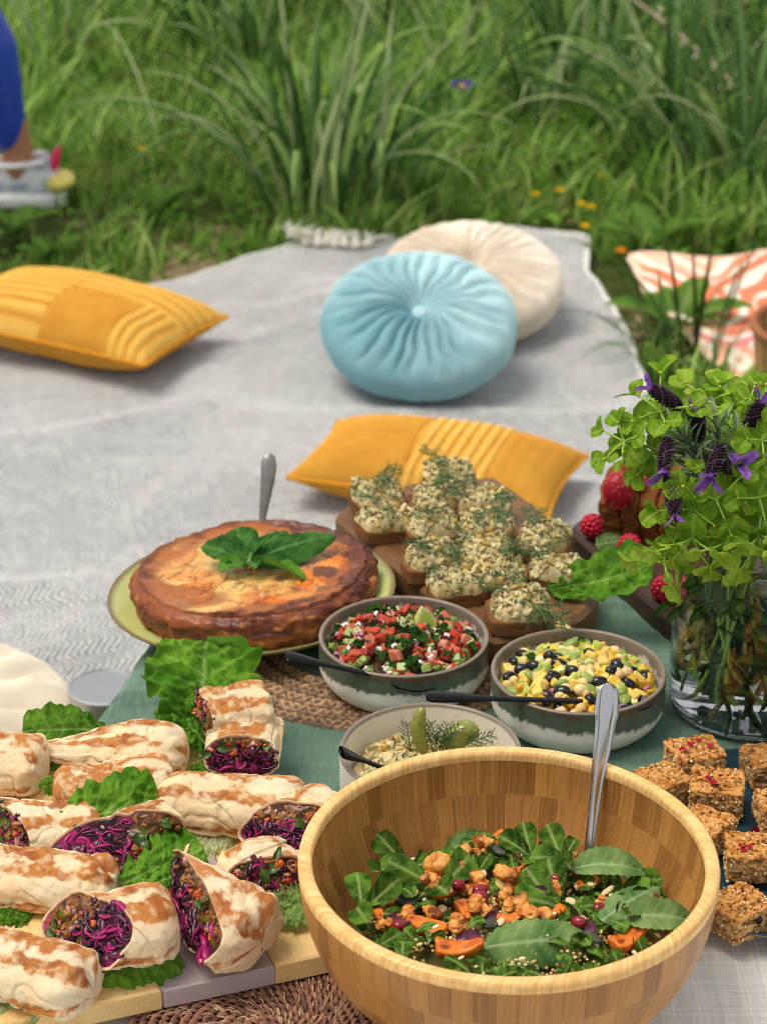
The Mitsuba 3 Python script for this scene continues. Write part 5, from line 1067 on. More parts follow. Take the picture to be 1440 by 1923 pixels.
W_('front open wrap with crumbly brown and purple filling, lowest of the open ones', (158, 1752), (335, 1728), .080, .058, (-.55, -.55, .64), 12, fill='right', endr=.28, lift=.012, charq=.52)
W_('thick front wrap with an orange brown patch, nearest to the resin edge', (352, 1700), (492, 1768), .084, .060, (-.86, -.30, .40), 13, fill='purple', endr=.22, sq=2.7, pinky=.35, charq=.50, lift=.006)
W_('wrap in the bottom left corner with a knobbly folded right end', (-120, 1788), (178, 1858), .066, .050, (-1, 0, 0), 14, open_a=False, endr=.12, charq=.50)
# ---------------------------------------------------------------- salads in the bowls
def heap(o, R, z0, z1, n, seed, flatk=2.2):
    """n points spread over a heap: fuller at the centre; golden spiral, shuffled."""
    r = np.random.default_rng(seed); k = np.arange(n) + .5; rad = R * np.sqrt(k / n); a = k * 2.39996 + r.normal(0, .12, n); p = np.stack([rad * np.cos(a), rad * np.sin(a), 0 * a], -1)
    p[:, :2] += r.normal(0, R * .025, (n, 2)); d = np.clip(np.hypot(p[:, 0], p[:, 1]) / R, 0, 1); p[:, 2] = z0 + (z1 - z0) * (1 - d ** flatk) + r.uniform(-.0022, .0030, n)
    return p[r.permutation(n)] + o
def mound(o, R, z0, z1, c0, c1, seed, flatk=2.2):
    nr, nt = 30, 70; rho, th = np.meshgrid(np.linspace(0, 1, nr), np.linspace(0, 2 * np.pi, nt, endpoint=False), indexing='ij'); q = np.stack([R * rho * np.cos(th), R * rho * np.sin(th), z0 + (z1 - z0) * (1 - rho ** flatk)], -1)
    q[..., 2] += .004 * (nz(q, 120, 2, seed) - .5) - .003; return (q + o).reshape(-1, 3), quads(nr, nt, wv=True), lerp(c0, np.broadcast_to(c1, q.shape), nz(q, 200, 2, seed + 1)).reshape(-1, 3)
def kinds(fn, n, bsdf, smooth=True): return [(mesh if smooth else flat)(fn(i), bsdf) for i in range(n)]
def col_dice(size, cols, seed0):
    def fn(i):
        r = np.random.default_rng(seed0 + i); v, f = dice(np.array(size) * r.uniform(.8, 1.25, 3), .22, seed0 + i, .14); return v, f, np.asarray(cols[i % len(cols)]) * r.uniform(.85, 1.1)
    return fn
# salsa
o, R_, H_ = DB[0]; rng = np.random.default_rng(60)
sa = thing('tomato_salsa', 'diced tomato, cucumber and onion salsa with herbs in the left stoneware bowl', 'salsa'); put(sa, mesh(mound(o, .070, .034, .046, C(110, 50, 36), C(70, 80, 46), 3), 'wet_food'))
tom = kinds(col_dice((.0098, .0088, .0078), [C(176, 58, 38), C(196, 88, 58), C(158, 42, 30), C(190, 108, 80)], 10), 6, 'wet_food', False); cuc = kinds(col_dice((.0085, .0078, .0068), [C(150, 166, 92), C(112, 138, 66), C(186, 192, 128)], 30), 4, 'wet_food', False)
oni = kinds(col_dice((.006, .005, .0032), [C(222, 204, 206), C(196, 130, 164), C(232, 224, 220)], 50), 4, 'wet_food', False); par = [mesh(leaf(.012, .008, 7, 7, .5, .4, .4, 1.2, ruf=.2, seed=i, dark=C(34, 66, 26), light=C(72, 112, 48)), 'leafy') for i in range(4)]
pts = heap(o, .0645, .037, .054, 300, 5)
for i, p in enumerate(pts):
    t = rng.uniform(); m = rrot(rng, p)
    if t < .38: part(sa, 'tomato_cube', tom[i % 6], m)
    elif t < .60: part(sa, 'cucumber_cube', cuc[i % 4], m)
    elif t < .78: part(sa, 'onion_cube', oni[i % 4], rrot(rng, p + [0, 0, .002]))
    else: part(sa, 'herb_leaf', par[i % 4], frame(p + [0, 0, .003], rng.normal(size=3) * [1, 1, .3], (rng.normal(0, .4), rng.normal(0, .4), 1), 1.1))
parts = []
for p in heap(o, .061, .041, .0595, 800, 8):
    v, f = blob((.0014, .0009, .0007), 0, 0); parts.append((ap(rrot(rng, p), v), f, C(18, 16, 16)))
part(sa, 'black_sesame', mesh(cat(parts), 'semi'), kind='stuff')
def lime():
    n, k = 15, 14; a = np.linspace(-.62, .62, n); t = np.linspace(0, np.pi, k); A, Tt = np.meshgrid(a, t, indexing='ij'); r = .021
    v = np.stack([1.25 * r * np.cos(Tt), r * np.sin(Tt) * np.sin(A), r * np.sin(Tt) * np.cos(A)], -1).reshape(-1, 3); parts = [(v, quads(n, k), C(86, 122, 38))]
    for s in (-.62, .62):
        rr, tt = np.meshgrid(np.linspace(0, 1, 9), t, indexing='ij'); q = np.stack([1.25 * r * np.cos(tt) * rr, r * np.sin(tt) * rr * math.sin(s), r * np.sin(tt) * rr * math.cos(s)], -1); seg_ = np.abs(((tt * 5 / np.pi) % 1) - .5) * 2
        c = lerp(C(176, 196, 82), np.broadcast_to(C(222, 228, 160), q.shape), np.maximum(sst(.82, 1, seg_), sst(.86, .94, rr))); f = quads(9, k); parts.append((q.reshape(-1, 3), f, c.reshape(-1, 3)))
    return cat(parts)
solo('lime_wedge', 'green lime wedge stuck into the middle of the tomato salsa', 'lime', mesh(lime(), 'wet_food'), frame(o + [.006, -.004, .048], (.35, .25, .9), (.5, .75, -.4), 1.2))
# bean and mango salad
o, R_, H_ = DB[1]; be = thing('bean_salad', 'yellow mango, chickpea and black bean salad in the right stoneware bowl', 'salad'); put(be, mesh(mound(o, .070, .034, .046, C(200, 168, 70), C(150, 150, 70), 7), 'wet_food'))
man = kinds(col_dice((.0100, .0085, .008), [C(222, 180, 66), C(226, 196, 100), C(214, 166, 52)], 70), 6, 'wet_food', False); cub = kinds(col_dice((.010, .008, .0065), [C(196, 204, 108), C(160, 182, 70), C(214, 214, 140)], 80), 5, 'wet_food', False)
def bean(size, c): return lambda i: (*blob(np.array(size) * (1 + .1 * ((i * 37) % 5 - 2) / 2), .06, 2, i), c[i % len(c)])
chick = kinds(bean((.0058, .0050, .0048), [C(222, 190, 128), C(214, 178, 116), C(230, 204, 150)]), 4, 'wet_food'); blk = kinds(bean((.0072, .0048, .0045), [C(22, 24, 32), C(30, 28, 34)]), 3, 'wet'); grb = kinds(bean((.0080, .0052, .0040), [C(132, 150, 72), C(158, 172, 92)]), 3, 'wet_food'); rng = np.random.default_rng(61)
def peanut(i): v1, f1 = blob((.0058, .0046, .0044), .05, 2, i); v2, f2 = blob((.0058, .0046, .0044), .05, 2, i + 4); return cat([(v1 - [.004, 0, 0], f1, C(222, 190, 134)), (v2 + [.004, 0, 0], f2, C(218, 184, 126))])
pea = kinds(peanut, 2, 'wet_food')
for i, p in enumerate(heap(o, .0655, .036, .052, 270, 9)):
    t = rng.uniform(); m = rrot(rng, p); mf = frame(p + [0, 0, .002], rng.normal(size=3) * [1, 1, .3], (rng.normal(0, .3), rng.normal(0, .3), 1))
    if t < .30: part(be, 'mango_cube', man[i % 6], m)
    elif t < .50: part(be, 'chickpea', chick[i % 4], m)
    elif t < .62: part(be, 'black_bean', blk[i % 3], mf)
    elif t < .72: part(be, 'green_bean', grb[i % 3], mf)
    elif t < .90: part(be, 'cucumber_piece', cub[i % 5], m)
    elif t < .94: part(be, 'onion_piece', oni[1], m)
    elif t < .97: part(be, 'nut', pea[i % 2], mf)
    else: part(be, 'herb_leaf', par[i % 4], mf)
# pickle dip
o, R_, H_ = DB[2]; pk = thing('egg_dip', 'creamy egg dip in the pickle bowl behind the salad bowl', 'dip')
v, f, c = egg_mass(.108, .108, .012, 77, 330); put(pk, mesh((v + o + [0, 0, .034], f, c), 'semi')); v, f, c = mound(o, .068, .030, .036, C(226, 208, 160), C(210, 186, 124), 9); part(pk, 'base_layer', mesh((v, f, c), 'semi'))
def gherkin(seed, L_=.042, r=.0075):
    n, k = 34, 22; s, th = np.meshgrid(np.linspace(0, 1, n), np.linspace(0, 2 * np.pi, k, endpoint=False), indexing='ij'); rr = r * np.sqrt(np.clip(1 - np.abs(2 * s - 1) ** 3.2, .002, 1)); q = np.stack([np.cos(th), np.sin(th), s * 5 + seed], -1)
    rr = rr * (1 + .16 * (nz(q, 2.6, 2, seed) - .5)); v = np.stack([rr * np.cos(th) + .004 * np.sin(s * 3), rr * np.sin(th), L_ * s], -1); c = lerp(C(96, 104, 34), np.broadcast_to(C(150, 152, 66), q.shape), nz(q, 3, 3, seed + 1)); return v.reshape(-1, 3), quads(n, k, wv=True)[:, ::-1], c.reshape(-1, 3)
def gplace(u, v, y, seed, d, lb, L_=.042, r=.0075): b = on_ray(u, v, y); solo('gherkin', lb, 'gherkin', mesh(gherkin(seed, L_, r), 'wet'), frame(b, np.cross(d, [0, 1.0, 0]) + [1e-3, 0, 0], d))
yc = o[1]
gplace(797, 1418, yc - .002, 1, (-.05, .2, 1), 'upright gherkin standing in the pickle bowl', .042, .0062); gplace(838, 1412, yc + .010, 5, (.75, .15, .62), 'fat gherkin leaning right in the pickle bowl', .034, .0105)
for i, (u, v, d) in enumerate([(772, 1412, (-.15, .1, 1)), (820, 1410, (-.1, .1, 1)), (826, 1410, (.2, .1, 1)), (832, 1412, (.35, .1, .8)), (868, 1396, (.9, .1, .3)), (815, 1412, (-.3, .1, .9))]): part(pk, 'dill_sprig', dills[i % 5], frame(on_ray(u, v, yc + .004), d, (0, -1, .3), .68))

# ---------------------------------------------------------------- big salad
o = SB; sl = thing('mixed_salad', 'mixed salad of lamb lettuce, roast cauliflower, carrot and pomegranate in the bamboo bowl', 'salad')
sz = lambda x, y: .058 + .016 * (1 - (np.hypot(x, y) / .12) ** 2) - .10 * (y + .02) * .35 + .006 * np.sin(x * 60 + 2) * np.cos(y * 70)
nr, nt = 60, 140; rho, th = np.meshgrid(np.linspace(0, 1, nr), np.linspace(0, 2 * np.pi, nt, endpoint=False), indexing='ij'); x, y = .125 * rho * np.cos(th), .125 * rho * np.sin(th); q = np.stack([x, y, sz(x, y)], -1)
lim = np.hypot(x, y); rmax = ri(np.clip(q[..., 2], .0165, HB)) - .001; q[..., :2] *= np.minimum(1, rmax / np.maximum(lim, 1e-6))[..., None]; q[..., 2] += .010 * (nz(q, 60, 2, 3) - .5) - .008
put(sl, mesh(((q + o).reshape(-1, 3), quads(nr, nt, wv=True), lerp(C(56, 76, 30), np.broadcast_to(C(122, 100, 52), q.shape), nz(q, 70, 3, 4)).reshape(-1, 3)), 'semi'))
rng = np.random.default_rng(90)
def sp(x, y, dz=0.0): return o + np.array([x, y, float(sz(x, y)) + dz])
def spu(u, v, dz=0.0):
    p = P(u, v, .075); return sp(p[0] - o[0], p[1] - o[1], dz)
parts = []
for k in range(2600):
    a, d = rng.uniform(0, 6.28), .108 * math.sqrt(rng.uniform()); cl = nz(np.array([[d * math.cos(a) * 40, d * math.sin(a) * 40, 3.0]]), 1, 2, 5)[0]
    if cl < .36: continue
    s = rng.uniform(.0010, .0016); v, f = blob((s, s, s * .8), 0, 1); parts.append((v + sp(d * math.cos(a), d * math.sin(a), rng.uniform(.002, .011)), f, [C(206, 170, 104), C(184, 144, 84), C(222, 196, 140)][k % 3]))
part(sl, 'quinoa', mesh(cat(parts), 'semi'), kind='stuff')
g0, g1, gv = C(46, 80, 26), C(104, 142, 50), C(176, 198, 120)
lamb = [mesh(leaf(.036, .0195, 18, 11, 1.0, .32, cu, bd * 1.3, ruf=.04, blis=.05, wild=.2, seed=i, dark=g0 * [.7, 1, 1.3, .8, 1.1, .6][i], light=g1 * [.75, 1, 1.25, .6, 1.1, .85][i], vein=gv, veins=4, vw=.16), 'salad_leaf') for i, (cu, bd) in enumerate([(.5, .6), (.35, 1.0), (-.3, .9), (.6, .2), (.2, 1.4), (-.4, .4)])]
for k in range(330):
    a, d = rng.uniform(0, 6.28), .112 * math.sqrt(rng.uniform()); x, y = d * math.cos(a), d * math.sin(a)
    if -.045 < x < .030 and -.065 < y < .03 and rng.uniform() < .6: continue
    el = rng.uniform(-.1, .9); az = rng.uniform(0, 6.28)
    if np.hypot(x + .04 * math.cos(az), y + .04 * math.sin(az)) > .118: az = a + math.pi + rng.normal(0, .5)
    part(sl, 'lamb_lettuce_leaf', lamb[k % 6], frame(sp(x, y, rng.uniform(.004, .013)), (math.cos(az), math.sin(az), el), (rng.normal(0, .5), rng.normal(-.3, .5), .9), rng.uniform(.38, .70)))
for u, v, s in [(745, 1650, 1), (770, 1640, 1), (680, 1725, 1), (1060, 1640, 1), (1000, 1620, .9), (1240, 1700, .9), (1255, 1690, .8), (1170, 1660, 1), (700, 1660, 1.), (1050, 1720, 1.2), (820, 1690, 1.2)]:
    for j in range(3):
        az = rng.uniform(0, 6.28); part(sl, 'lamb_lettuce_leaf', lamb[(j + int(u)) % 6], frame(spu(u, v, .010), (math.cos(az), math.sin(az), .7), (rng.normal(0, .4), -.6, .7), s))
mint = [mesh(leaf(.075, .036, 34, 17, .5, .62, cu, bd, blis=.07, serr=.16, seed=i + 4, dark=C(72, 112, 56), light=C(138, 166, 102), vein=C(176, 196, 146), veins=8, vw=.07), 'salad_leaf') for i, (cu, bd) in enumerate([(-.25, .5), (.35, 1.1), (.6, .7)])]
for i, (u, v, a, s, up) in enumerate([(908, 1808, .10, 1.05, (0, -.55, .8)), (1072, 1672, .02, .78, (.1, -.25, .9)), (1128, 1760, .75, .85, (-.3, -.5, .8)), (1170, 1752, -.08, .72, (.1, -.5, .85)), (838, 1612, .5, .55, (0, -.3, .9)), (1195, 1665, 1.7, .5, (0, -.4, .8))]):
    part(sl, 'mint_leaf', mint[[0, 1, 0, 1, 2, 2][i]], frame(spu(u, v, .016), (math.cos(a), math.sin(a), .06), up, s))
def caul(i):
    r = np.random.default_rng(i + 3); parts = []
    for k in range(6):
        d = unit(r.normal(size=3) + [0, 0, .4]) * .0085; s_ = r.uniform(.0065, .0105); v, f = blob((s_, s_ * .9, s_ * .7), .30, 3, i * 20 + k, 1.6); q_ = v + d + unit(d) * (.0035 * (nz(v + d, 260, 2, i) - .5))[:, None]
        t = nz(q_, 130, 3, i); parts.append((q_, f, lerp(lerp(C(216, 154, 74), np.broadcast_to(C(190, 108, 38), q_.shape), sst(.35, .6, t)), np.broadcast_to(C(120, 60, 24), q_.shape), sst(.60, .76, t + .1 * (k % 3 == 0)))))
    v, f = tube(resample([(0, 0, .002), (.003, 0, -.008), (.006, .002, -.018)], 8), [.007, .006, .0055, .005, .005, .0045, .0045, .004], 10, .6); parts.append((v, f, C(224, 186, 124))); return cat(parts)
cf = [mesh(caul(i), 'bake_gloss') for i in range(4)]
for i, (u, v, s) in enumerate([(838, 1668, 1.15), (945, 1705, 1.15), (905, 1615, .65), (1000, 1755, .8), (870, 1625, .6), (800, 1690, .7), (962, 1735, .8), (760, 1735, .6), (860, 1770, .6), (1080, 1660, .55), (820, 1735, .7), (900, 1745, .6), (1040, 1700, .6), (770, 1670, .5), (980, 1690, .7), (1130, 1720, .5), (725, 1760, .5), (1010, 1640, .5), (890, 1690, .7)]): part(sl, 'cauliflower_floret', cf[i % 4], frame(spu(u, v, .014), rng.normal(size=3) * [1, 1, .2], (rng.normal(0, .5), -.5, .8), s))
def carrot(i):
    r = np.random.default_rng(i); b_ = trimesh.creation.box((.034, .0125, .0085))
    for _ in range(3): b_ = b_.subdivide()
    v = np.array(b_.vertices); q = v / np.array([.017, .00625, .00425]); e = (np.abs(q) ** 5).sum(1) ** .2; v = v / np.maximum(e / np.maximum(np.abs(q).max(1), 1e-6), 1)[:, None]; v[:, 1] *= 1 - .35 * q[:, 0] * (1 if i % 2 else -1); v[:, 2] += .005 * q[:, 0] ** 2 * (i % 2)
    v = v * (1 + .22 * (nz(v + i, 120, 2, i) - .5))[:, None]; c = lerp(C(222, 124, 40), np.broadcast_to(C(188, 92, 32), v.shape), sst(.4, .6, nz(v + i, 150, 3, i))); c = lerp(c, np.broadcast_to(C(110, 48, 20), v.shape), sst(.62, .74, nz(v + i, 170, 2, i + 4))); return v, np.array(b_.faces), c
ca = [mesh(carrot(i), 'wet_food') for i in range(4)]
for i, (u, v, a) in enumerate([(800, 1765, -.7), (862, 1812, .0), (905, 1602, .9), (950, 1605, .3), (960, 1650, -.4), (1060, 1622, .5), (930, 1590, .7), (985, 1650, .9), (710, 1728, 1.8), (1180, 1775, .7), (880, 1655, .4), (770, 1745, -.5), (1020, 1640, 2.0), (835, 1700, .3), (900, 1700, 1.2), (1000, 1700, -.3), (1040, 1735, .8), (820, 1640, .2), (870, 1740, 1.9), (960, 1760, .3), (1100, 1680, .5), (740, 1700, .9)]): part(sl, 'carrot_stick', ca[i % 4], frame(spu(u, v, .012), (math.cos(a), math.sin(a), .1), (0, -.3, 1), 1.0 if i in (0, 1, 9) else .62))
def pome(i): v, f = blob((.0062, .0048, .0046), .12, 2, i); return v, f, lerp(C(92, 8, 26), np.broadcast_to(C(150, 24, 44), v.shape), nz(v, 200, 2, i))
po_ = kinds(pome, 3, 'wet')
for i, (u, v) in enumerate([(1022, 1592), (900, 1722), (900, 1735), (1225, 1712), (1085, 1775), (952, 1604), (1020, 1640), (892, 1805), (745, 1770), (1125, 1735), (860, 1700), (1042, 1690)]): part(sl, 'pomegranate_seed', po_[i % 3], frame(spu(u, v, .017), rng.normal(size=3) * [1, 1, .3], (0, -.3, 1)))
def seed_(i): v, f = blob((.0085, .0042, .0020), .04, 2, i); return v, f, C(62, 66, 54)
se = kinds(seed_, 2, 'semi')
for i, (u, v) in enumerate([(872, 1655), (935, 1622), (1110, 1800), (760, 1712), (1010, 1625), (925, 1770)]): part(sl, 'pumpkin_seed', se[i % 2], frame(spu(u, v, .016), rng.normal(size=3) * [1, 1, .1], (rng.normal(0, .2), -.4, 1)))
cab = [mesh(leaf(.024, .011, 10, 7, .5, .5, .7, 1.2, seed=i, dark=C(58, 24, 42), light=C(128, 76, 104)), 'wet_food') for i in range(2)]
for i, (u, v, a) in enumerate([(855, 1800, .1), (905, 1770, .6), (745, 1775, 1.2), (950, 1700, 1.3), (985, 1725, .4), (1090, 1620, .3), (720, 1760, .8), (1120, 1795, 2.), (915, 1755, 2.0)]): part(sl, 'red_onion_petal', cab[i % 2], frame(spu(u, v, .012), (math.cos(a), math.sin(a), .2), (rng.normal(0, .4), -.5, 1), .9))
alm = kinds(lambda i: (*blob((.0030, .0016, .0010), .2, 1, i), C(232, 214, 178)), 2, 'semi')
for i in range(70):
    a, d = rng.uniform(0, 6.28), .11 * math.sqrt(rng.uniform()); part(sl, 'almond_sliver', alm[i % 2], rrot(rng, sp(d * math.cos(a), d * math.sin(a), .014)))

parts = []
for u, v in [(860, 1688), (905, 1668), (780, 1702), (1010, 1690), (1070, 1718), (1110, 1690), (940, 1770), (1150, 1715), (830, 1735), (985, 1725), (1140, 1700), (925, 1790)]:
    p0 = spu(u, v, .017); v_, f_ = blob((rng.uniform(.003, .007), rng.uniform(.002, .004), .0016), .35, 2, int(u)); parts.append((ap(frame(p0, (rng.normal(), rng.normal(), -.1), (0, -.35, 1)), v_), f_, C(222, 190, 146)))
part(sl, 'dressing', mesh(cat(parts), 'wet_food'), kind='stuff')

# ---------------------------------------------------------------- oat squares
def oat(seed, w=.047, d=.043, h=.026, dark=0.0):
    b = trimesh.creation.box((w, d, h))
    for _ in range(5): b = b.subdivide()
    v = np.array(b.vertices); hs = np.array([w, d, h]) / 2; q = v / hs; r = np.random.default_rng(seed)
    e = (np.abs(q) ** 16).sum(1) ** (1 / 16); v = v / np.maximum(e / np.maximum(np.abs(q).max(1), 1e-6), 1)[:, None]; nrm = q ** 7; nrm /= np.linalg.norm(nrm, axis=1, keepdims=True) + 1e-9
    n1, n2, n3 = nz(v + seed, 75, 3, seed), nz(v + seed, 260, 3, seed + 1), nz(v + seed, 30, 2, seed + 2); v = v + nrm * (.0022 * (n1 - .5) + .0034 * (n2 - .5) + .0022 * (n3 - .5))[:, None] * 1.0
    top = sst(.5, .95, q[:, 2]); c = lerp(C(150, 108, 64), np.broadcast_to(C(200, 160, 106), v.shape), sst(.3, .65, n2)); ct = lerp(C(156, 94, 44), np.broadcast_to(C(206, 148, 80), v.shape), sst(.35, .62, n2)); c = lerp(c, ct, top * .85)
    c = lerp(c, np.broadcast_to(C(96, 60, 34), v.shape), sst(.62, .70, nz(v + seed, 190, 2, seed + 4)) * .8); c = c * (1 - dark); parts = [(v, np.array(b.faces), c)]
    for k in range(320):                       # rolled oats, nuts, seeds on the faces
        ax_ = [2, 2, 1, 0, 0, 1][r.integers(6)]; p = r.uniform(-.94, .94, 3); p[ax_] = 1.0 if ax_ == 2 else r.choice([-1, 1]); s = r.uniform(.0008, .0022); bv, bf = blob((s, s * .75, s * .38), .3, 0, k); nn_ = np.zeros(3); nn_[ax_] = np.sign(p[ax_]); dn = .0002 + (.0022 * (nz(np.array([p * hs + seed]), 75, 3, seed)[0] - .5))
        parts.append((ap(frame(p * hs + nn_ * dn, r.normal(size=3), nn_ + r.normal(0, .45, 3)), bv), bf, [C(222, 192, 144), C(198, 154, 96), C(186, 128, 66), C(226, 204, 164), C(110, 70, 40), C(196, 112, 56)][min(r.integers(6), 4) if k % 23 else 5] * (1 - dark)))
    return cat(parts), hs
oats = [(1304, 1436, .25, 'oat square with pink petals at the rear of the blue plate', 0, (0, 0)), (1346, 1504, -.2, 'oat square with a browned corner, second from the rear', .004, (0, -.05)), (1448, 1448, .2, 'dark browned oat square at the right edge of the photo, rear', .0, (0, 0)), (1320, 1574, .9, 'oat square half hidden by the salad bowl rim', 0, (0, 0)),
        (1414, 1628, -.1, 'oat square with pink petal bits in the middle of the blue plate', .004, (0, 0)), (1388, 1724, .65, 'front oat square with a black raisin in its side', 0, (0, 0)), (1472, 1540, .1, 'oat square cut off by the right edge of the photo above the middle one', .004, (0, 0)), (1238, 1478, .5, 'small oat square piece peeping out behind the bowl rim', -.006, (0, 0)), (1470, 1710, .3, 'oat square hidden at the right edge beside the front one', 0, (0, 0))]
rng = np.random.default_rng(30)
for i, (u, v, yaw, lb, lift, tl) in enumerate(oats[:-1]):
    v -= 20
    (vv, ff, cc), hs = oat(200 + i, dark=.28 if i == 2 else 0.0); b = P(u, v, .028); b[2] = BPC[2] + .0185 + lift
    k = thing('oat_square', lb, 'oat square', 'baked oat squares on the blue plate'); m = frame(b, (math.cos(yaw), math.sin(yaw), tl[0]), (tl[0], tl[1] + .04, 1), .92); put(k, mesh((vv, ff, cc), 'matte'), m)
    if i in (0, 1, 4):
        for j in range(4 if i == 0 else 3):
            lv, lf, lc = leaf(.010 if (i == 0 and j == 0) else .006, .007, 6, 5, cup=.5, ruf=.1, seed=j, dark=C(170, 20, 60), light=C(210, 60, 90)); part(k, 'rose_petal', mesh((lv, lf, lc), 'leafy'), m @ frame((rng.uniform(-.016, .014), rng.uniform(-.016, .008), .0150), (rng.normal(), rng.normal(), .2), (0, 0, 1)))
    if i == 5: bv, bf = blob((.0032, .002, .004), .2, 2, 3); part(k, 'raisin', mesh((bv, bf, C(22, 14, 18)), 'semi'), m @ frame((hs[0] * .05, -hs[1] - .0005, .004), (1, 0, 0)))
for i, (u, v, lb) in enumerate([(1372, 1560, 'crimson rose petal on the blue plate between the oat squares'), (1418, 1470, 'crimson rose petal next to the dark oat square'), (1412, 1555, 'rose petal beside the cut off oat square')]):
    lv, lf, lc = leaf(.014, .012, 9, 7, .5, .4, .5, .8, ruf=.08, seed=i, dark=C(120, 10, 40), light=C(178, 30, 70)); b = P(u, v, .02); b[2] = .0105; solo('rose_petal', lb, 'petal', mesh((lv, lf, lc), 'leafy'), frame(b, (1, .4 * i - .3, .2), (0, -.2, 1)), group='rose petals on the blue plate')

# ---------------------------------------------------------------- loaf cake and berries
def raspberry(i, s=.0125):
    r = np.random.default_rng(i); parts = []; v, f = blob((s * .8, s * .8, s * .95), 0, 2); parts.append((v, f, C(120, 10, 30)))
    for lat in range(7):
        ph = -1.25 + lat * .44; n = max(3, int(13 * math.cos(ph)))
        for j in range(n):
            a = 2 * np.pi * (j + .5 * (lat % 2)) / n; d = np.array([math.cos(ph) * math.cos(a) * .86, math.cos(ph) * math.sin(a) * .86, math.sin(ph)]) * s * .92; v, f = blob((s * .25,) * 3, 0, 1, 0); parts.append((v + d, f, C(178, 22, 52) * r.uniform(.8, 1.15)))
    return cat(parts)
for i, (u, v, lb, z) in enumerate([(1112, 988, 'raspberry nearest to the left end of the cake board', .044), (1182, 1026, 'raspberry at the front of the loaf cake beside the mint leaf', .044), (1246, 1106, 'raspberry half hidden behind the glass jar', .042)]):
    solo('raspberry', lb, 'raspberry', mesh(raspberry(i), 'wet_food'), frame(P(u, v, z), (1, .2 * i, .1), (.1, -.5, 1)), group='raspberries on the cake board')
def strawberry():
    v, f = blob((.0165, .0165, .023), .06, 4, 3, 1.0); v[:, 2] *= 1; v[:, :2] *= (1 - .22 * np.clip(-v[:, 2:3] / .023, 0, 1)); t = np.arctan2(v[:, 1], v[:, 0]); d = np.abs(np.sin(t * 8 + np.floor(v[:, 2] * 260) * np.pi / 2)) * np.abs(np.sin(v[:, 2] * 260 * np.pi)); v *= (1 + .03 * sst(.6, .95, d) - .012)[:, None]
    return v, f, lerp(C(166, 24, 44), np.broadcast_to(C(104, 8, 26), v.shape), sst(.75, .95, d) * .5 + .4 * nz(v, 90, 2, 2))
LC = P(1158, 1000, DK); LC[2] = DK
lf_ = thing('loaf_cake', 'brown sliced loaf cake with berry topping on the dark board behind the bouquet', 'cake')
def slice_(seed, w=.085, h=.052, t=.016):
    b = trimesh.creation.box((t, w, h))
    for _ in range(5): b = b.subdivide()
    v = np.array(b.vertices); hs = np.array([t, w, h]) / 2; q = v / hs; v[:, 1] *= 1 - .10 * (q[:, 2] < 0) * np.abs(q[:, 2]); v[:, 2] += .007 * (1 - q[:, 1] ** 2) * (q[:, 2] > 0) * q[:, 2]; n1 = nz(v + seed, 120, 3, seed); n2 = nz(v + seed, 380, 2, seed + 1); d = q / (np.linalg.norm(q, axis=1, keepdims=True) + 1e-9); v = v + d * (.007 * (n1 - .5) + .003 * (n2 - .5))[:, None]
    c = lerp(C(160, 106, 58), np.broadcast_to(C(196, 146, 92), v.shape), n1); c = lerp(c, np.broadcast_to(C(112, 66, 34), v.shape), sst(.86, .97, np.maximum(np.abs(q[:, 1]), np.abs(q[:, 2])))); return v, np.array(b.faces), c
for i in range(7): part(lf_, 'slice', mesh(slice_(i), 'matte'), frame(LC + [.018 * i + .004, -.006 * i + .018, .026 - .003 * (i == 0)], (1, -.32, .30 if i < 1 else .12), (-.22, -.05, 1)))
for i, q in enumerate([(.03, .0, .060), (.05, -.02, .058), (.07, .01, .06)]): part(lf_, 'berry_piece', mesh((*blob((.010, .007, .004), .3, 2, i), C(196, 40, 50)), 'wet_food'), frame(LC + np.array(q) + [0, 0.01, 0], (1, .3, 0)))
solo('strawberry', 'dark red strawberry on top of the loaf cake at its left end', 'strawberry', mesh(strawberry(), 'wet_food'), frame(P(1160, 922, .090), (1, .1, 0), (.1, -.2, 1)))
r = np.random.default_rng(2); parts = []
for j in range(70):
    d = unit(r.normal(size=3)); v, f = blob((.0007, .0005, .0011), 0, 0); parts.append((ap(frame(d * [.0163, .0163, .0228] * (1 - .22 * max(-d[2], 0) * np.array([1, 1, 0])), d, (0, 0, 1)), v), f, C(196, 150, 70)))
part('strawberry', 'seeds', mesh(cat(parts), 'semi'), frame(P(1160, 922, .090), (1, .1, 0), (.1, -.2, 1)), kind='stuff')
solo('red_berry', 'bright red berry piece right of the strawberry on the cake', 'berry', mesh(raspberry(9, .010), 'wet_food'), frame(P(1196, 906, .092), (1, 0, 0), (0, -.4, 1)))
ml = thing('mint_sprig', 'two pale mint leaves on the dark cake board between the raspberries', 'mint')
for a, b_, w in (((1120, 1020), (1175, 998), .022), ((1118, 1024), (1180, 1014), .018)): p0, p1 = P(*a, .034), P(*b_, .040); part(ml, 'leaf', mesh(leaf(np.linalg.norm(p1 - p0), w, 24, 13, .5, .6, -.2, .4, blis=.05, serr=.1, dark=C(88, 118, 66), light=C(126, 154, 92), vein=C(160, 182, 126), veins=7, vw=.06), 'leafy'), frame(p0, p1 - p0, (0, -.5, .85)))

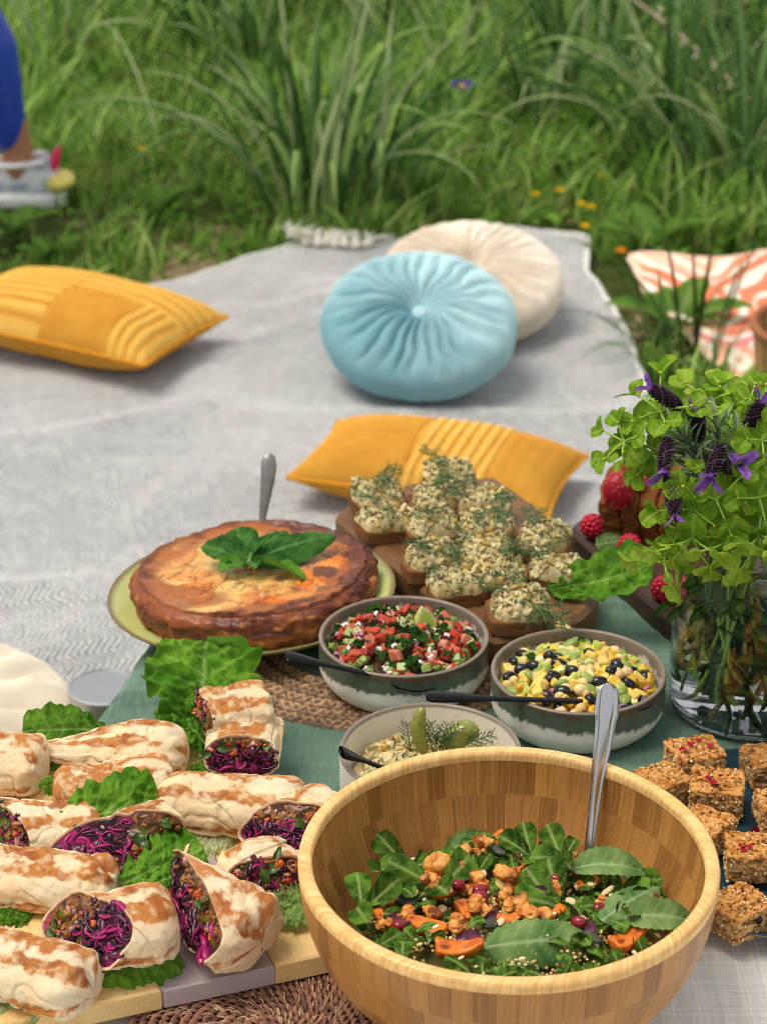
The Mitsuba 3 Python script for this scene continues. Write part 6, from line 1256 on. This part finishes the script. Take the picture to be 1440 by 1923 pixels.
# ---------------------------------------------------------------- glass jar with the bouquet
JO = P(1404, 1338, 0); JO[2] = .006; JR, JH = .0725, .205
gj = thing('glass_jar', 'clear glass jar of water holding the bouquet at the right edge', 'jar')
outp = [(0, 0), (JR - .016, 0), (JR - .006, .0025), (JR - .001, .009), (JR, .018), (JR + .0005, .10), (JR, .16), (JR - .002, .172), (JR - .006, .182), (JR - .006, .196), (JR - .0045, .200), (JR - .0055, JH)]
innp = [(JR - .0085, JH), (JR - .0088, .196), (JR - .0088, .182), (JR - .005, .170), (JR - .0032, .16), (JR - .0030, .10), (JR - .0032, .020), (JR - .006, .012), (JR - .016, .0075), (0, .0065)]
v, f, *_ = revolve(outp + innp, 128); put(gj, {**mikit.ply((v, f), 'glass', smooth=40), 'to_world': T().translate(JO.tolist())})
wp = [(0, .0058), (JR - .0160, .0066), (JR - .0056, .0112), (JR - .0028, .0202), (JR - .0026, .074), (JR - .0026, .0752), (JR - .0045, .0744), (0, .0744)]
v, f, *_ = revolve(wp, 128); part(gj, 'water', {**mikit.ply((v, f), 'water', smooth=40), 'to_world': T().translate(JO.tolist())})
mouth = JO + [0, 0, JH]; eg = [C(96, 138, 32), C(150, 186, 58), C(84, 128, 30), C(172, 200, 78)]
def bract(s, seed, bright): return leaf(s, s * .92, 12, 11, .42, .36, .45 if seed % 2 else .15, .5, ruf=.03, seed=seed, dark=eg[0] if not bright else eg[1] * .9, light=eg[1] if not bright else eg[3], vein=C(176, 198, 96), veins=5, vw=.05)
br = [[mesh(bract(.019, i, b), 'leafy') for i in range(4)] for b in (0, 1)]
big_ = [mesh(bract(.040, 7 + i, 0), 'leafy') for i in range(2)]
ctr = mesh((*blob((.0015, .0015, .0013), .3, 1, 1), C(176, 182, 40)), 'semi')
def stem_path(tip, seed, lean=None):
    r = np.random.default_rng(seed); a = r.uniform(0, 6.28); foot = JO + [.045 * math.cos(a), .045 * math.sin(a), .014 + r.uniform(0, .03)]; dirn = unit((tip - mouth) * [1, 1, 0] + 1e-6); m_ = mouth + dirn * min(.045, np.linalg.norm((tip - mouth)[:2])) + [0, 0, -.006]
    return resample([foot, (foot + m_) / 2 + r.normal(0, .008, 3) * [1, 1, 0], m_, (m_ + tip) / 2 + [0, 0, .018], tip], 26)
def euphorbia(tip, face, seed, label, rays=5, s=1.0, bright=0, bigs=1, raylen=.028):
    r = np.random.default_rng(seed); k = thing('spurge_sprig', label, 'flower', 'yellow green spurge stems in the bouquet'); face = unit(face)
    p = stem_path(tip, seed); part(k, 'stem', mesh((*tube(p, np.linspace(.0019, .0013, 26), 7), C(120, 156, 56)), 'semi')); x = unit(np.cross(face, [.3, .2, 1])); y = np.cross(face, x)
    for j in range(rays):
        a = 2 * np.pi * j / rays + r.normal(0, .15); d = unit((x * math.cos(a) + y * math.sin(a)) * 1.1 + face * r.uniform(.3, .8)); e = tip + d * raylen * s * r.uniform(.8, 1.2) - [0, 0, .003]
        part(k, 'ray', mesh((*tube(resample([tip, (tip + e) / 2 + face * .002, e], 7), .0009, 6), C(146, 180, 70)), 'semi'))
        f2 = unit(face + d * .5); hx_ = unit(np.cross(f2, d)); st = part(k, 'bract_pair', br[bright][j % 4], frame(e, unit(d + hx_ * .9), f2 + r.normal(0, .25, 3), s * r.uniform(.75, 1.1)))
        part(k, 'bract_pair', br[bright][(j + 1) % 4], frame(e, unit(d - hx_ * .9), f2 + r.normal(0, .25, 3), s * r.uniform(.75, 1.1)))
        if j % 2: part(k, 'bract_pair', br[bright][(j + 2) % 4], frame(e, unit(-d * .6 + hx_ * .2), f2, s * .7))
        part(k, 'flower_centre', ctr, frame(e + f2 * .002, d, f2, s))
    for j in range(bigs * 3): a = 2.1 * j + r.uniform(0, 1); d = x * math.cos(a) + y * math.sin(a) - face * .15; part(k, 'collar_leaf', big_[j % 2], frame(tip - face * .003, d, face, s * .72))
def at(u, v, dy): return on_ray(u, v, JO[1] + dy)
for i, (u, v, dy, face, rays, s, br_, lb) in enumerate([
    (1290, 905, -.05, (-.4, -.8, .4), 4, .8, 0, 'dark spurge stem behind the hanging lavender head'), (1400, 885, -.05, (.2, -.9, .3), 4, .85, 0, 'dark spurge stem in the lower right of the bouquet'), (1275, 775, .03, (-.3, -.2, 1), 5, .8, 1, 'small spurge stem between the two upper lavender heads'), (1370, 790, .05, (0, -.2, 1), 5, .9, 1, 'spurge stem at the back of the bouquet top'),
    (1166, 822, -.02, (-.8, -.4, .5), 5, .85, 0, 'spurge stem reaching farthest left over the cake'), (1216, 842, -.01, (-.5, -.6, .5), 4, .9, 0, 'spurge stem with broad leaves above the strawberry'), (1232, 765, .0, (-.4, -.4, .8), 5, 1.05, 0, 'spurge stem below the topmost lavender head'),
    (1330, 748, .02, (-.1, -.3, 1), 5, 1.0, 1, 'arching spurge stem at the upper middle of the bouquet'), (1405, 752, .03, (.1, -.3, 1), 5, 1.05, 0, 'spurge stem at the very top of the bouquet'), (1345, 935, -.075, (0, -1, .25), 3, 1.15, 0, 'front facing spurge flower right of the hanging lavender'),
    (1300, 1005, -.085, (-.3, -.7, -.62), 5, 1.1, 1, 'drooping spurge stem over the left jar rim'), (1240, 1042, -.05, (-.7, -.5, -.45), 4, 1.05, 1, 'drooping spurge stem nearest to the lettuce leaf'), (1368, 1010, -.09, (.0, -.8, -.6), 5, 1.1, 1, 'drooping spurge stem in front of the jar mouth'),
    (1425, 1000, -.085, (.3, -.8, -.55), 5, 1.05, 1, 'drooping spurge stem at the right edge below the jar rim'), (1425, 930, -.07, (.2, -1, .1), 3, 1.1, 0, 'front facing spurge flower at the right edge'), (1430, 820, -.04, (.3, -.8, .5), 4, 1.0, 0, 'spurge stem at the right edge in the upper half'),
    (1262, 925, -.05, (-.7, -.6, .1), 4, .6, 0, 'spurge stem in front of the loaf cake'), (1440, 770, .0, (.4, -.3, .8), 4, 1.0, 0, 'spurge stem in the top right corner of the bouquet'), (1292, 950, -.07, (-.3, -.9, .0), 4, 1.0, 0, 'broad leaved spurge stem left of the jar mouth')]):
    euphorbia(at(u + (8 if u < 1300 else 0), v + (8 if v < 900 else 4), dy), face, 300 + i, lb, rays, s * (1.0 if u < 1240 else .9), br_)
lavp = [mesh(leaf(.022, .009, 10, 7, .6, .4, .5, .9, ruf=.10, seed=i, dark=C(116, 70, 160), light=C(172, 130, 206), vein=C(104, 56, 150)), 'leafy') for i in range(3)]
def lavhead():
    r = np.random.default_rng(4); parts = []; v, f = blob((.0045, .0045, .016), .05, 2, 2); parts.append((v, f, C(30, 18, 28)))
    for j in range(150):
        z = -.016 + .032 * (j / 150); a = j * 2.4; rr = .0050 * math.sqrt(max(1 - (z / .0185) ** 2, .1)); d = np.array([math.cos(a), math.sin(a), .5]); v, f = blob((.0028, .0009, .0009), .1, 0, j); parts.append((ap(frame((rr * math.cos(a), rr * math.sin(a), z), d, (0, 0, 1)), v), f, [C(46, 24, 40), C(62, 36, 56), C(30, 18, 28), C(92, 66, 92)][j % 4]))
    return cat(parts)
lh = mesh(lavhead(), 'semi'); needle = [mesh(leaf(.026, .0032, 6, 3, .35, .35, .4, .5, seed=i, dark=C(84, 104, 76), light=C(138, 154, 122)), 'semi') for i in range(3)]
for i, (u, v, dy, d, lb) in enumerate([(1250, 738, .0, (-.75, -.1, .55), 'lavender head with curled petals sticking out at the top left'), (1310, 790, -.01, (-.15, -.2, 1), 'lavender head in the upper middle of the bouquet'), (1250, 845, -.05, (-.2, -.9, -.5), 'lavender flower facing left above the cake'),
    (1345, 858, -.065, (-.35, -.8, -.35), 'left one of the two large purple lavender flowers in the middle'), (1375, 868, -.065, (.2, -.8, .5), 'right one of the two large purple lavender flowers in the middle'),
    (1262, 920, -.075, (.15, -.5, -.85), 'greyish lavender head hanging down left of the jar mouth'), (1415, 775, -.02, (.3, -.2, .9), 'lavender head at the top right')]):
    k = thing('lavender_sprig', lb, 'flower', 'lavender stems in the bouquet'); tip = at(u, v + 8, dy - .006); d = unit(d); base = tip - d * .018; p = stem_path(base, 500 + i); part(k, 'stem', mesh((*tube(p, .0012, 6), C(104, 124, 88)), 'semi')); part(k, 'flower_head', lh, frame(tip, np.cross(d, [.3, 1, .1]), d, 1.05)); x = unit(np.cross(d, [0, 1, .2])); y = np.cross(d, x)
    for j in range(3): a = 2.1 * j + i; e = x * math.cos(a) + y * math.sin(a); part(k, 'petal', lavp[j], frame(tip + d * .013 + e * .002, d * 1.0 + e * .6, -e + d, 1.0 if i in (3, 4, 2) else .75))
    for j in range(10):
        q_ = p[int(14 + j)] if 14 + j < 26 else p[-1]; a = 2.4 * j; part(k, 'needle', needle[j % 3], frame(q_, (math.cos(a), math.sin(a), .5), (0, 0, 1)))
for i, (u, v, dy, lb) in enumerate([(1275, 810, -.03, 'grey green lavender foliage at the left of the bouquet'), (1345, 800, -.02, 'needle foliage in the upper middle of the bouquet'), (1385, 820, -.03, 'needle foliage right of the middle'), (1420, 850, -.04, 'needle foliage at the right edge'), (1310, 880, -.05, 'dark needle foliage below the purple flowers'), (1375, 890, -.05, 'dark needle foliage above the jar mouth'), (1290, 830, -.02, 'needle foliage between the two left purple flowers')]):
    k = thing('lavender_foliage', lb, 'foliage sprig', 'needle leaved sprigs in the bouquet'); tip = at(u, v, dy); p = stem_path(tip, 700 + i); part(k, 'stem', mesh((*tube(p, .0011, 6), C(96, 112, 80)), 'semi')); r = np.random.default_rng(i); dd_ = unit(p[-1] - p[-4])
    for j in range(26): t = j / 26; q_ = p[25] - dd_ * .05 * (1 - t); a = 2.4 * j; x = unit(np.cross(dd_, [.2, 1, .3])); y = np.cross(dd_, x); part(k, 'needle', needle[j % 3], frame(q_, x * math.cos(a) + y * math.sin(a) + dd_ * (.5 + t), dd_, r.uniform(.8, 1.25)))
sub_ = thing('submerged_stems', 'dark green leaves and woody stems crowded inside the glass jar', 'stems'); r = np.random.default_rng(17)
for i in range(130):
    a, d = r.uniform(0, 6.28), .062 * math.sqrt(r.uniform()); z = r.uniform(.075, .17) if i % 3 else r.uniform(.035, .07); l = r.uniform(.03, .06); part(sub_, 'leaf', mesh(leaf(l, l * .35, 10, 5, .6, .5, .3, 1.0, seed=i, dark=C(26, 46, 18), light=C(60, 92, 34), vein=C(92, 120, 60)), 'leafy'), frame(JO + [d * math.cos(a), d * math.sin(a), z], (r.normal(), r.normal(), r.normal() - .3), (r.normal(), r.normal(), 1)))
for i, (x0, x1) in enumerate([(-.035, .03), (.02, -.02), (-.01, .035)]): part(sub_, 'stem', mesh((*tube(resample([JO + [x0, -.03, .012], JO + [(x0 + x1) / 2, -.02, .07], JO + [x1, 0, .19]], 14), .0022, 7), C(112, 82, 52)), 'semi'))
# ---------------------------------------------------------------- the colour table of the meshes
vc_fn.table = mi.Float(np.concatenate(PAL).astype(np.float32)); dr.eval(vc_fn.table)
